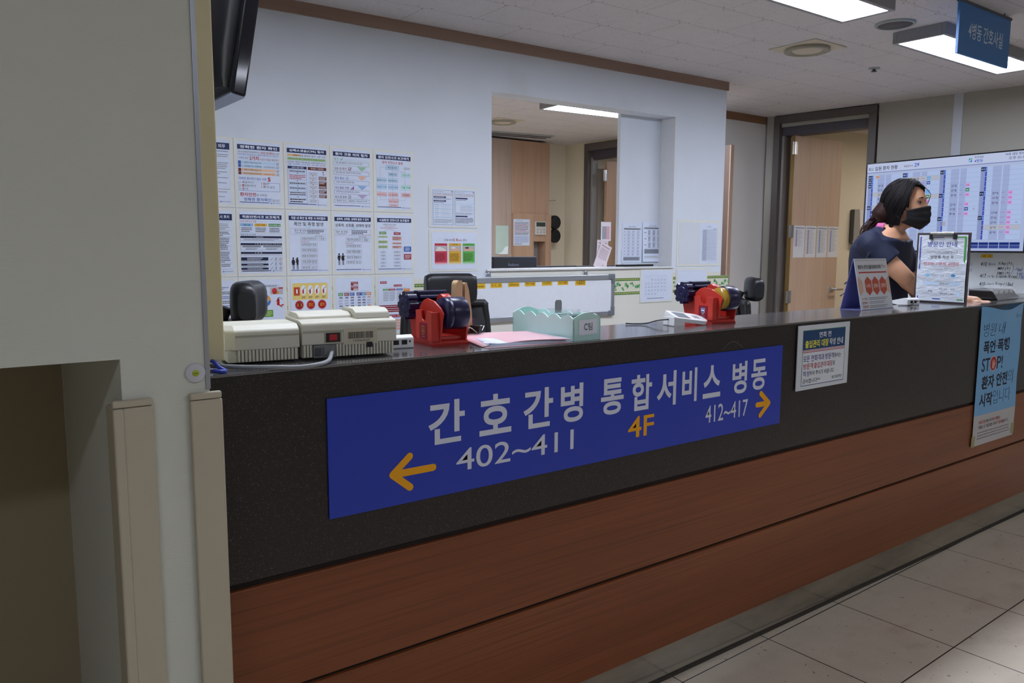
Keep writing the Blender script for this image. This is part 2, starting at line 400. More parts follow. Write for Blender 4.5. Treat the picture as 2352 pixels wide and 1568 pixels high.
# ================================================================ CEILING FITTINGS
PANEL = {}
def ceiling_light(label, x, y, w, d, s, rotz=0, drop=.06, group='ceiling light panels', tint='e7eeff'):
    t = thing('ceiling_light', label, 'ceiling light', (x, y, HC), rotz, group)
    k = ('lamp_diffuser_%g_%s' % (s, tint)).replace('.', '_')
    f = MB(); r = .022
    f.box(-w/2-r, w/2+r, -d/2-r, -d/2, -drop, 0, ALUG).box(-w/2-r, w/2+r, d/2, d/2+r, -drop, 0, ALUG).box(-w/2-r, -w/2, -d/2, d/2, -drop, 0, ALUG).box(w/2, w/2+r, -d/2, d/2, -drop, 0, ALUG)
    f.box(-w/2, w/2, -d/2, d/2, -.02, 0, ALUG)
    f.build('housing', t, bevel=.002); MB().box(-w/2, w/2, -d/2, d/2, -drop+.002, -drop+.008, glow(k, tint, s)).build('diffuser', t)
    return t
ALUG = plain('grey_lamp_housing', '8f9094', .5)
ceiling_light('recessed-looking white light panel over the station, nearer and cut by the top of the photo', 3.09, .597, 1.215, .228, STATION_LAMP)
ceiling_light('white light panel behind the hanging blue sign', 4.94, .647, 1.215, .236, STATION_LAMP)
ceiling_light('white light panel over the beige machine at the left end of the counter', 1.24, .597, 1.215, .228, STATION_LAMP)
ceiling_light('narrow light panel in the office seen through the opening', 4.72, 3.40, 1.215, .21, ROOM_LAMP, rotz=BA*4)
ceiling_light('light panel at the rear of the office behind the opening', 3.4, 4.5, 1.215, .21, ROOM_LAMP)
ceiling_light('added unseen light panel brightening the passage behind the rear wall', 4.25, 2.80, 1.0, .21, ROOM_LAMP*1.8)  # added out of view to brighten the passage wall
ceiling_light('added light panel in the closet, brightening the leaf of the office door', 6.8, 4.3, .6, .21, ROOM_LAMP*.6)  # added out of view so the open door leaf is not dark
for i, x in enumerate((-1.2, 1.8, 4.8, 7.8)):
    ceiling_light('corridor light panel behind the photographer, %s along the corridor' % ('first', 'second', 'third', 'fourth')[i], x, -2.3, 1.215, .228, HALL_LAMP, group='corridor light panels')
ceiling_light('light panel in the room behind the end door', 8.1, 1.6, 1.2, .25, FAR_LAMP, tint='fff0de')
# loudspeaker grille, round vents, sprinkler
t = thing('ceiling_speaker', 'round dark grey loudspeaker grille flush in the ceiling', 'speaker', (4.143, .687, HC), 0)
MB().lathe([(.098, 0), (.098, -.008), (.086, -.012), (.084, -.006), (.0, -.006)], plain('pale_grey_ring', '9da4a4', .5), 40).build('rim', t)
MB().lathe([(.083, -.003), (.083, -.0085), (.0, -.0095)], plain('grille_grey', '5c5b5d', .8, bump=.4, scale=300), 40).build('grille', t)
def vent(label, x, y, s=.15, rz=BA):
    t = thing('ceiling_vent', label, 'ceiling vent', (x, y, HC), rz, 'round ceiling diffusers')
    V = plain('ivory_vent', 'c9c0ae', .5)
    MB().box(-s, s, -s, s, -.006, 0, V).build('plate', t, bevel=.002)
    MB().lathe([(s*.8, -.006), (s*.82, -.022), (s*.70, -.026), (s*.62, -.010), (s*.5, -.008)], plain('vent_ring_grey', '9b9686', .5), 40).build('ring', t)
    MB().lathe([(s*.56, -.012), (s*.50, -.020), (s*.2, -.024), (.0, -.024)], V, 40).build('disc', t)
vent('round ivory ceiling diffuser in a square plate beside the speaker grille', 4.24, 1.257, .155)
vent('round diffuser in the office ceiling beyond the opening', 4.45, 4.55, .15)
t = thing('sprinkler_head', 'small round sprinkler head in the ceiling', 'sprinkler', (5.042, 1.296, HC))
MB().lathe([(.036, 0), (.034, -.006), (.014, -.008)], plain('pale_grey_ring', '9da4a4', .5), 24).build('escutcheon', t)
MB().lathe([(.010, -.006), (.010, -.02), (.018, -.021), (.018, -.024), (0, -.024)], DGREY, 16).build('head', t)
t = thing('slot_diffuser', 'long grey slot air diffuser in the office ceiling above the wooden cabinet', 'air vent', (5.0, 5.20, HC), radians(-9))
MB().box(-.6, .48, -.12, .12, -.012, 0, plain('pale_grey_ring', '9da4a4', .5)).build('frame', t, bevel=.002)
MB().box(-.58, .46, -.08, -.055, -.018, -.012, DGREY).box(-.58, .46, .02, .04, -.018, -.012, DGREY).build('slot', t)
# hanging ward sign
t = thing('hanging_sign', 'blue hanging sign with white Korean lettering under the ceiling light', 'sign', (3.925, .265, 0))
pg = Page(.54, .23, 540, 230); pg.sheet(plain('sign_blue', '2f74b8', .4), .012)
pg.text(95, 75, 460, 150, '4병동 간호사실', 'c9dcec', .012)
o = pg.build('panel', t, loc=(0, 0, 2.476))
MB().box(-.004, .544, -.004, .016, 2.476, 2.488, DGREY).build('top_rail', t, bevel=.001)
for x in (.05, .475): MB().tube([(x, .006, 2.488), (x, .006, HC)], .004, DGREY).build('hanging_rod', t)
# ================================================================ SHEETS ON THE REAR WALL
NV, RD, BK, BL, GY, BR, OR, GN, PK, WT = '#1f2f5c', '#b03030', '#23242a', '#3c5fa8', '#8a8d96', '#6b2f22', '#d98a3a', '#5a9a4a', '#e8c4c8', '#e8ecf6'
LB = '#bcd8ee'
POSTERS = 'procedure notices in clear pockets on the rear wall'
def pocket_sheet(name, label, u, z, fill, w=.2355, h=.3215, pw=.20, ph=.292, ox=.018, oz=.013, group=POSTERS, W=210, H=297, paper=None, rot=0, cat='notice', off=.0):
    """a cream plastic pocket stuck to the wall with a printed sheet in it; u, z = its top left corner"""
    t = thing(name, label, cat, back(u, z, off), BA, group)
    if rot: t.rotation_euler[1] = rot
    MB().box(.0012, w-.0012, -.0030, -.0004, -h+.0012, -.0012, POCKET).build('pocket', t, bevel=.0012)
    p = Page(pw, ph, W, H); p.sheet(paper or PAPERB, .0008); fill(p)
    p.build('printed_sheet', t, loc=(ox, -.0040, -oz))
    return t
def head(p, s, y0=16, y1=38): p.rect(0, y0, 210, y1, NV); p.text(12, y0+4, 198, y1-4, s, WT, .025)
def foot(p): p.rect(4, 284, 150, 287, NV); p.ell(160, 287, 3, 3, BL); p.rows(165, 284, 208, 290, 1, GY)
def pill(p, x0, y0, x1, y1, t, bg, fg=BK, fr=None, b=.01):
    p.rect(x0, y0, x1, y1, bg, 1)
    if fr: p.frame(x0, y0, x1, y1, fr, .9)
    if t: p.text(x0+2, y0+(y1-y0)*.24, x1-2, y1-(y1-y0)*.24, t, fg, b, keep='c')
    return p
def p_duty(p):
    p.rect(0, 16, 210, 46, NV); p.text(40, 22, 190, 40, '환자의 권리와 의무', WT, .02)
    p.rect(6, 54, 204, 56, NV)
    for k, (a, n) in enumerate(((66, 3), (104, 4), (146, 2), (172, 1), (196, 1))): p.rows(8, a, 202, a+n*8.5, n, GY, seed=k)
    p.rect(4, 228, 206, 230, '#a08a60'); p.rows(8, 238, 200, 246, 1, GY); p.rows(8, 260, 190, 268, 1, GY); foot(p)
def p_identify(p):
    head(p, '정확한 환자 확인')
    p.text(4, 46, 108, 54, '경기도의료원 파주병원에서는', BK); p.text(112, 45, 178, 56, '정확한 환자확인', RD, .01); p.text(180, 47, 206, 55, '을 위해', BK)
    p.text(4, 58, 204, 66, '환자이름과 생년월일 또는 등록번호를 확인하고 있습니다', BL)
    p.text(6, 74, 52, 83, '개방형 질문', BL); p.text(58, 68, 104, 88, '2가지', RD, .02); p.text(108, 76, 204, 87, '이상의 지표로 확인하기', BR)
    for k, (bg, dk) in enumerate(((LB, BL), (LB, BL), ('#e8c4a4', BR), ('#e8c4a4', BR))):
        y = 92+k*17; p.rect(18, y, 188, y+13, bg); p.rect(2, y, 16, y+16 if k in (0, 2) else y+13, dk)
        p.text(22, y+3, 116, y+11, ('1. 성함이 어떻게 되십니까?', '2. 생년월일 또는 등록번호', '1. 성함이 어떻게 되십니까?', '2. 환자인식밴드를 보여주십시오')[k], BK)
        if k % 2: p.text(130, y+4, 184, y+11, '(환자팔찌 확인)', RD)
        p.frame(192, y+1, 203, y+12, BK, 1); p.line(194, y+6, 197, y+10, 1.2, BK, 3); p.line(197, y+10, 202, y+3, 1.2, BK, 3)
    p.text(2, 168, 140, 180, "'정확한 환자확인 필요 시점'", BL, .005); p.text(146, 164, 160, 184, '5', RD, .04)
    p.frame(2, 190, 206, 232, BL, 1.2); p.rect(0, 186, 140, 191, PAPERB, 3)
    for x, y, a, c in ((8, 186, '1. ', '의약품 투여 전'), (8, 202, '2. ', '혈액제제 투여 전'), (8, 217, '3. ', '검사 전'), (112, 190, '4. ', '진료 전'), (112, 205, '5. ', '처치 및 시술 전')):
        p.text(x, y+1, x+6, y+10, a, BK); p.text(x+10, y-1, x+18, y+11, c[0], RD, .03); p.text(x+19, y, x+19+9.5*len(c[1:].replace(' ', '')), y+11, c[1:], BK)
    p.text(6, 240, 84, 258, '환자안전', RD, .02); p.text(86, 244, 140, 257, '의 시작은', BK)
    p.text(24, 264, 160, 280, '정확한 환자확인', BL, .015); p.text(166, 268, 204, 280, '입니다.', BK); foot(p)
def p_cpr(p):
    head(p, '심폐소생술(CPR) 절차')
    p.rect(2, 44, 70, 54, '#e8b878'); p.text(30, 45, 204, 54, '심폐소생술 활성화 절차 : 4분 이내', BK)
    p.rect(2, 60, 206, 73, '#a8cc90'); p.text(8, 62, 200, 71, '반응 없는 환자 발견, 심폐소생술 포기(DNR) 여부 확인', BK)
    p.text(2, 77, 206, 86, '구조요청 : 병원내 사용 000-002, 응급의료센터 00 112', BK); p.text(6, 88, 168, 97, '일반 : 코드블루, 소아 및 영아 : 코드 블루', BL); p.text(172, 87, 204, 97, '3회 방송', RD)
    p.rect(2, 102, 102, 115, NV); p.text(22, 104, 84, 113, '심폐소생술 방법', WT); p.rect(108, 102, 208, 117, BR); p.text(124, 105, 192, 114, '제세동기 사용방법', WT)
    for y0, y1, n in ((120, 133, 1), (141, 168, 3), (178, 192, 1), (202, 215, 1), (224, 246, 2), (256, 282, 2)):
        p.frame(2, y0, 102, y1, BL, 1); p.rows(10, y0+2, 96, y1-2, n, (BK, RD)[n == 3], seed=y0, word=9)
        if y0 > 120: p.arrow(52, y0-8, y0-1, 12, '#7fb0d8')
    p.frame(2, 102, 102, 284, BL, .7)
    for k, y in enumerate((128, 150, 172, 194, 216, 238, 262)):
        p.frame(112, y, 158 if k < 6 else 162, y+14, BR, .8); p.text(118, y+3, 152, y+11, ('전원 ON', '젤 바르기', '패들 위치', '리듬 분석', '에너지 선택', '제세동', '흉부압박')[k], BK)
        if k: p.arrow(135, y-8, y-1, 10, '#d8a870')
        if 0 < k < 6: p.rect(166, y-3, 208, y+14 if k != 2 else y+20, BR); p.rows(169, y-1, 205, y+12, 2, WT, l=3, seed=k)
    p.ell(190, 126, 4, 2.5, BK); p.ell(192, 136, 3.5, 2.5, RD); foot(p)
def p_complaint(p):
    head(p, '환자 고충 처리 절차')
    for k, (y, s, c, t2) in enumerate(((46, "'접 수'", GN, '방문, 병원 홈페이지, 고객의 소리함, 유선, 우편'), (94, "'검토 및 확인'", BR, '접수내용 검토, 해당부서 확인 및 처리'), (142, "'결과 통보'", BL, '민원인, 관련부서에 결과 통보'), (190, "'개선 활동 진행'", '#5a3f80', '관련 부서 및 민원 담당부서와 고충처리'), (236, "'보고 및 공유'", BK, '경영진 보고, 그룹웨어, 직원공지사항'))):
        w = (28, 72, 58, 84, 70)[k]; p.text(4, y, 4+w, y+12, s, c, .008)
        x = 12+w; ic = (GN, RD, '#6c8fb8', '#8a4a9a', BK)[k]
        if k == 0: p.line(x, y+8, x+6, y+11, 3, ic, 3); p.line(x+6, y+11, x+14, y, 3, ic, 3)
        elif k == 1: p.frame(x, y-2, x+16, y+13, BK, 1.8); p.line(x+4, y+4, x+8, y+10, 2.4, ic, 4); p.line(x+8, y+10, x+18, y-3, 2.4, ic, 4)
        elif k == 3: [p.rect(x+i*5, y+8-i*4, x+i*5+4, y+13, ic) for i in range(4)]
        else: p.frame(x, y-2, x+14, y+13, ic, 1.4); p.rows(x+3, y+1, x+12, y+10, 2, ic)
        p.line(x+22, y+8, 196, y+8, .6, GY); p.frame(4, y+16, 204, y+38 if k != 4 else y+36, c, 1)
        p.text(14, y+21, 14+(150, 140, 104, 130, 176)[k], y+30, t2, BK)
        if k: p.arrow(162, y-8, y+14, 56, ('', '#9ac8a8', '#e8b8a8', '#90b4e0', '#b8a8d0')[k])
    foot(p)
def p_incident(p):
    head(p, '환자 안전사고 보고체계'); p.text(36, 46, 160, 60, '환자 안전사고 발생', RD, .01); p.arrow(98, 62, 69, 30, LB)
    pill(p, 56, 68, 136, 90, '적신호사건', LB, BK, BL)
    for x in (22, 98, 174): p.line(x, 79, x, 248, .8, GY)
    p.line(22, 79, 56, 79, .8, GY); p.line(98, 98, 174, 98, .8, GY)
    pill(p, 70, 104, 128, 124, '위해 사건', LB, BK, '#7aa0c0'); pill(p, 150, 104, 208, 124, '근접 오류', '#c4e4ec', GN, '#7ab0a0')
    for x, t1, c in ((2, '발생 즉시 보고', LB), (70, '담당자에 보고', LB)): pill(p, x, 134, x+58, 156, t1, c, BK, '#7aa0c0')
    for x, t1 in ((2, '24시간 이내'), (70, '72시간 이내'), (150, '7일 이내')): pill(p, x, 166, x+58, 192, t1, LB if x < 150 else '#c4ecdc', BL, '#7aa0c0')
    for x, t1 in ((2, '45일 이내 RCA'), (70, '사고 원인분석'), (150, '개선활동')): pill(p, x, 208, x+58, 230, t1, PK, BR, '#c08a90')
    pill(p, 72, 240, 132, 264, '질 향상 위원회 보고', PK, BR, '#c08a90'); pill(p, 72, 270, 132, 282, '전 직원 공유', PK, BR, '#c08a90')
    p.line(22, 248, 72, 248, .8, GY); p.line(132, 248, 174, 248, .8, GY); p.rows(168, 72, 206, 86, 2, GY); foot(p)
def p_leak(p):
    p.rect(0, 16, 210, 46, NV); p.text(20, 22, 196, 40, '개인정보 유출(노출) 시 조치', WT, .02); p.rect(6, 52, 204, 53, GY)
    for k, (a, n) in enumerate(((60, 4), (98, 3), (126, 5), (162, 3), (192, 7), (250, 3))): p.rows(8, a, 196, a+n*7.6, n, BK if k else GY, seed=k); p.rect(6, a+n*7.6+2, 204, a+n*7.6+3, GY)
    foot(p)
def p_staff(p):
    head(p, '직원안전사고 보고체계'); p.text(2, 44, 80, 53, '직원 안전사고 유형', RD); p.line(86, 48, 206, 48, .6, GY)
    for x, t1, c, f in ((2, '감염 노출', '#8cb8e0', BK), (72, '업무 상 재해', '#e0b040', BR), (142, '유해 화학물질 노출', '#4f8f48', WT)): pill(p, x, 58, x+62, 72, t1, c, f); p.rows(x+4, 76, x+58, 100, 3, BK, seed=x); p.rect(x, 103, x+62, 104, c)
    p.text(2, 107, 76, 116, '직원 안전 보고체계', BK); p.line(86, 112, 206, 112, .6, GY)
    for y, t1, y2 in ((118, '1. 응급처치', 142), (152, '2. 즉, 관 신고(24시간 이내 보고)', 186), (194, '3. 진 료', 212)):
        p.frame(0, y, 208, y2, NV, .8); p.rect(0, y, 208, y+10, '#1c2340'); p.text(70, y+2, 70+6*len(t1), y+8, t1, WT); p.rows(16, y+13, 196, y2-3 if y != 152 else y+13, 2 if y != 152 else 1, BK, seed=y)
    p.rect(8, 164, 100, 172, GY); p.rect(112, 164, 204, 172, GY); p.rows(24, 174, 84, 184, 2, BK); p.rows(126, 174, 190, 184, 2, BK)
    for y, n in ((220, 2), (250, 1), (270, 1)): p.frame(0, y, 136, y+(26 if n == 2 else 18), NV, .8); p.rect(0, y, 136, y+(16 if n == 2 else 10), '#1c2340'); p.rows(30, y+2, 110, y+(14 if n == 2 else 8), n, WT, l=3); p.rows(6, y+(18 if n == 2 else 12), 130, y+(24 if n == 2 else 17), 1, BK)
    for i in range(9):
        x, y = 142+i % 3*23, 220+i//3*22; p.frame(x, y, x+20, y+19, GY, .6)
        if i % 3 == 0: p.line(x+4, y+15, x+16, y+5, 2.5, '#4a6a90', 3)
        elif i % 3 == 1: p.ell(x+10, y+5, 2.2, 2.2, BK); p.line(x+10, y+7, x+8, y+12, 2.6, BK, 3); p.line(x+8, y+12, x+4, y+17, 1.6, BK, 3); p.line(x+9, y+11, x+15, y+16, 1.6, BK, 3)
        else: p.poly([(x+10, y+2), (x+3, y+10), (x+10, y+17), (x+17, y+10)], RD if i == 2 else BK, 3); p.poly([(x+10, y+5), (x+6, y+10), (x+10, y+14), (x+14, y+10)], WT, 4)
    foot(p)
def people(p, x, y, kind):
    for i, dx in enumerate((0, 22)):
        X = x+dx; p.ell(X, y, 4.2, 5, BK); skirt = i == (0 if kind else 1)
        p.poly([(X-6, y+6), (X+6, y+6), (X+(8 if skirt else 5), y+32), (X-(8 if skirt else 5), y+32)], BK, 3)
        p.poly([(X-4, y+31), (X-.8, y+31), (X-1.4, y+56), (X-4, y+56)], BK, 3); p.poly([(X+.8, y+31), (X+4, y+31), (X+4.4, y+56), (X+1.4, y+56)], BK, 3)
        if kind: p.line(X+5, y+8, X-10 if i else X+8, y+2 if i else y+22, 3, BK, 3); p.line(X-5, y+8, X-9, y+22, 3, BK, 3)
        else: p.line(X-6, y+8, X-8, y+26, 3, BK, 3); p.line(X+6, y+8, X+(11 if not i else 12), y+(22 if not i else 12), 3, BK, 3)
    return p
def flow(p, items, x0, x1, red=True):
    p.rows(96, 82, 190, 104, 3, BK, word=9)
    for k, (y0, y1, t1) in enumerate(items):
        p.frame(x0, y0, x1, y1, BK, .7); p.text(x0+6, y0+3, x1-6, y1-3, t1, BK)
        if k: p.line((x0+x1)/2, items[k-1][1], (x0+x1)/2, y0, .8, GY)
    p.frame(160, items[0][0], 198, items[0][1], BK, .7); p.text(168, items[0][0]+4, 188, items[0][1]-3, '종결', BK); p.line(x1, items[0][0]+8, 160, items[0][0]+8, .8, GY)
    p.text(136, items[0][0]-8, 182, items[0][0]-2, '위반사항 없음', BK); p.text(58, items[0][1]+4, 100, items[0][1]+11, '위반사항 있음', RD)
def p_violence(p):
    head(p, '직장 내 폭언 및 폭행 시 처리절차'); p.text(26, 46, 184, 66, '폭언 및 폭행 발생', BK, .01); p.arrow(106, 68, 78, 40, LB)
    p.frame(8, 78, 200, 108, GY, .8); p.text(28, 82, 92, 94, '접수 및 상담', BK); p.text(28, 97, 88, 104, '(고충처리담당자)', BK)
    flow(p, ((120, 136, '고충심사위원회조사'), (150, 166, '징계위원회 회부'), (176, 196, '피해자와 가해자에게 결과통보'), (206, 222, '종결 및 재발방지'), (232, 256, '인트라넷 공개여부 위원회 결정'), (264, 280, '병원장 보고')), 60, 150)
    people(p, 18, 226, 1); foot(p)
def p_harass(p):
    head(p, '성폭력, 성희롱, 성매매 발생 시 절차'); p.text(4, 50, 206, 68, '성폭력, 성희롱, 성매매 발생', BK, .01); p.arrow(106, 70, 80, 50, LB)
    p.frame(2, 80, 206, 112, GY, .8); p.text(8, 86, 74, 97, '접수 및 상담', BK); p.text(10, 100, 68, 107, '(고충처리담당자)', BK); p.text(82, 104, 140, 109, "성 · 여성의 일반 1:1 지정", BL); p.text(144, 104, 202, 109, "피 · 행위자 일반 지정", RD)
    flow(p, ((122, 142, '성희롱, 성폭력 심의위원회 조사'), (156, 172, '징계위원회 회부'), (184, 204, '피해자와 가해자에게 결과통보'), (214, 230, '종결 및 재발방지'), (240, 256, '병원장 보고')), 62, 152)
    people(p, 22, 206, 0); foot(p)
def p_facility(p):
    head(p, '시설환경 안전사고 보고절차'); p.text(34, 46, 114, 55, '시설환경 안전사고 발생', BK); p.text(46, 58, 102, 64, '(최초 발견자)', RD); p.rows(20, 66, 126, 71, 1, RD)
    p.line(74, 74, 34, 88, .8, BK); p.line(74, 74, 120, 88, .8, BK)
    pill(p, 12, 88, 54, 102, '일반사고', '#6f9a48', WT); pill(p, 100, 90, 142, 104, '화재사고', '#a03038', WT)
    for y, h in ((110, 10), (134, 16), (160, 16)): pill(p, 4, y, 64, y+h, '', '#c4d8a4'); p.rows(8, y+2, 60, y+h-2, h//7, BK, l=3)
    for y, h in ((112, 22), (144, 10), (162, 14)): pill(p, 90, y, 148, y+h, '', '#e4b0a8'); p.rows(94, y+2, 144, y+h-2, h//6, BK, l=3)
    for y in (190, 208, 226, 246, 264): p.frame(14, y, 52, y+12, GY, .6); p.rows(20, y+3, 46, y+9, 1, BK); p.frame(98, y, 142, y+12, GY, .6); p.rows(102, y+3, 138, y+9, 1, BK)
    for x in (34, 120): p.line(x, 100, x, 264, .6, GY)
    p.line(148, 172, 156, 172, .9, RD); p.line(156, 172, 156, 224, .9, RD)
    p.rect(162, 166, 208, 194, '#2f62b0'); p.rows(170, 170, 200, 190, 3, WT, l=3); p.rect(162, 206, 208, 236, '#a02430'); p.rows(168, 210, 204, 232, 3, WT, l=3); foot(p)
def extinguisher(p, x, y, k=1, c='#c02820'):
    p.rect(x-5*k, y, x+5*k, y+22*k, c, 3); p.ell(x, y, 5*k, 3.5*k, c, 3); p.rect(x-1.5*k, y-7*k, x+1.5*k, y-2*k, BK, 3); p.line(x, y-6*k, x+9*k, y-8*k, 2*k, BK, 3); p.line(x-2*k, y-4*k, x-9*k, y+10*k, 1.6*k, BK, 3)
def p_fire(p):
    p.frame(46, 26, 186, 38, GY, .8); p.rows(50, 29, 182, 35, 1, BK, word=10)
    for k in range(4): p.rows(8, 44+k*22, 60, 58+k*22, 2, BK, seed=k)
    p.star(96, 54, 8, 18, 11, '#d02020'); p.rect(140, 40, 206, 74, '#b8b4b4'); p.ell(162, 58, 13, 15, '#c8303c'); p.ell(172, 66, 14, 6, OR); p.rect(184, 40, 206, 47, RD, 3)
    for i in range(6):
        a0, a1 = i*pi/3, (i+1)*pi/3; c = ('#4a6fc0', '#4a9ac0', '#5aa858', '#c84040', '#8a58a8', '#d8a040')[i]
        pts = [(116+26*cos(a0+(a1-a0)*t/5), 104+28*sin(a0+(a1-a0)*t/5)) for t in range(6)]+[(116+13*cos(a1-(a1-a0)*t/5), 104+14*sin(a1-(a1-a0)*t/5)) for t in range(6)]
        p.poly(pts, c, 2)
    extinguisher(p, 180, 100, 1.3); p.line(172, 120, 200, 136, 6, '#c8303c', 3); p.line(192, 92, 202, 100, 3, GY, 2)
    p.rect(96, 150, 152, 184, '#5a9838'); p.rows(100, 155, 148, 180, 4, '#d8e49a', l=3); p.rect(196, 124, 208, 130, RD)
    p.text(64, 202, 206, 213, '소 ⊙ ⊙ ⊙ 수칙 ] - 주간', BR)
    p.frame(10, 218, 206, 286, BK, .7)
    for k in range(5): p.ell(18, 228+k*11.5, 3.4, 3.8, RD); p.ell(18, 228+k*11.5, 2.3, 2.7, WT, 3); p.rows(26, 225+k*11.5, 100+10*(k % 3), 231+k*11.5, 1, (BR, RD, GN)[k % 3], word=12)
    p.rect(116, 250, 204, 258, BL, 1)
def p_exting(p):
    for y0, c in ((22, '#e4cc7a'), (182, '#9cc0e8')):
        p.poly([(10+8*cos(t)*(-1)+6, y0+8-8*sin(t)) for t in (0, .5, 1, pi/2)]+[(192-0+8*cos(t), y0+8-8*sin(t)) for t in (pi/2, 1, .5, 0)]+[(200, y0+84)]+[(8, y0+84)], c, 1)
        p.rect(16, y0+20, 48, y0+62, '#b82818' if y0 < 100 else '#2d5aa0', 2); p.frame(20, y0+23, 44, y0+58, '#e8b060' if y0 < 100 else WT, 1, 3); p.rect(28, y0+30, 36, y0+52, WT, 3)
        for i in range(4):
            x = 68+i*37; p.ell(x, y0+36, 14, 25, WT, 2)
            if y0 < 100: extinguisher(p, x-2, y0+36, .8); p.line(x, y0+28, x+9, y0+22, 3, ('#4a8a8a', OR, OR, RD)[i], 4)
            else: p.rect(x-8, y0+24, x+8, y0+48, '#5a5a5e', 3); p.rows(x-7, y0+27, x+7, y0+46, 3, WT, l=4)
            p.rows(x-11, y0+66, x+11, y0+78, 2, BK, l=3, seed=i)
    for i, (x, t1) in enumerate(((44, ''), (106, '출입구 닫지않기'), (168, '안전핀 뽑기'))):
        p.star(x, 132, 20, 26, 22, '#b02020', 2)
        p.text(x-12, 124, x+12, 131, ('화재', '출입구', '안전핀')[i], '#e8c040', .01); p.text(x-12, 133, x+12, 140, ('발생', '닫지고', '뽑기')[i], '#e8c040', .01)
    p.line(36, 118, 54, 146, 3.5, BK, 5); p.line(54, 118, 36, 146, 3.5, BK, 5)
    p.frame(20, 162, 166, 176, GY, .7); p.text(26, 165, 60, 173, '※ 화재시', BK); p.text(64, 164, 120, 174, '소화기 위치를', RD, .01); p.text(124, 165, 162, 173, '확인하기', BK)
def p_org(p):
    for y in (22, 46): p.rect(86, y, 128, y+20, '#8a2430'); p.rect(100, y+11, 126, y+18, '#d8c8c8', 2); p.rows(90, y+3, 124, y+8, 1, WT, l=3)
    p.line(24, 72, 192, 72, .8, GY)
    for x, c in ((12, '#5a9a4a'), (46, '#8a2430'), (78, '#2f62b0'), (118, '#4a3f90'), (146, '#3a86b8'), (176, '#d88a40')):
        p.rect(x, 78, x+28, 94, c); p.rows(x+3, 81, x+25, 91, 2, WT, l=3)
        for k in range(10):
            y = 100+k*14.5
            if x in (78, 118, 146) or k in (0, 3, 7): p.rect(x+6, y, x+24, y+7, ('#2a2a30', '#3a3a80', c)[(k+x) % 3], 2); p.rows(x+8, y+1.5, x+22, y+5.5, 1, WT, l=3)
            else: p.rows(x+3, y, x+26, y+10, 2, GY, seed=k+x)
def p_org2(p):
    p.rect(12, 24, 52, 36, '#a02430'); p.rows(16, 27, 48, 33, 1, WT, l=3); p.rect(96, 42, 146, 53, '#a02430'); p.rows(100, 45, 142, 50, 1, WT, l=3); p.line(40, 58, 176, 58, .8, GY)
    for x, c in ((28, '#5a9a4a'), (66, '#a02430'), (112, '#2f62b0'), (156, '#e08a40')): p.rect(x, 64, x+40, 74 if x != 156 else 88, c); p.rows(x+4, 67, x+36, 72, 1, WT, l=3); p.rows(x+3, 78 if x != 156 else 92, x+38, 130, 6, GY, seed=x)
    p.rect(4, 152, 206, 190, '#8a1c28'); [p.rows(10, 156+k*11, 120+20*k, 163+k*11, 1, WT, l=3) for k in range(3)]
    p.rect(50, 204, 206, 220, '#a02430'); p.text(58, 207, 196, 217, '의료가스 취급주의 사항', WT)
    p.rect(30, 236, 90, 274, '#7a8a94'); p.rect(36, 250, 84, 262, '#9aa8b0', 2)
    for k in range(4): p.rect(98, 232+k*15, 206, 242+k*15, '#d88a48'); p.rows(102, 234+k*15, 200, 240+k*15, 1, WT, l=3)
def p_left3(p):
    for k in range(9): p.rows(20, 30+k*22, 190, 46+k*22, 2, (BL, BK)[k % 2], seed=k)
    for y in (150, 190, 226): p.rect(20, y, 190, y+8, LB)
    foot(p)
c_x = [.978, 1.2135, 1.449, 1.6845, 1.920]; r_z = [1.843, 1.521, 1.1985]
GRID = [[('patient duties notice with blue heading, half hidden behind the cream column', p_duty), ('patient identification notice with large red 2 and 5 and pale blue rows', p_identify), ('resuscitation procedure notice with blue and brown flow columns', p_cpr), ('complaint handling notice with five boxed steps and pale arrows', p_complaint), ('patient accident reporting notice with pale blue and pink flow boxes', p_incident)],
        [('information leak notice of close printed rows, second row beside the column', p_leak), ('staff accident notice with blue, yellow and green heading tabs and black bars', p_staff), ('violence handling notice with two black fighting figures at its lower left', p_violence), ('harassment procedure notice with black man and woman figures at its lower left', p_harass), ('facility accident notice with green and red flow columns and blue and red boxes', p_facility)],
        [('notice with blue rows mostly hidden behind the left chair headrest and column', p_left3), ('fire safety notice with coloured ring and extinguisher, beside the left chair headrest', p_fire), ('extinguisher notice with yellow panel and three red starbursts', p_exting), ('organisation chart notice with maroon top boxes and six coloured columns', p_org), ('gas safety notice with wide maroon band, partly behind the first tape dispenser', p_org2)]]
for r in range(3):
    for c in range(5): pocket_sheet('notice', GRID[r][c][0], c_x[c], r_z[r], GRID[r][c][1])
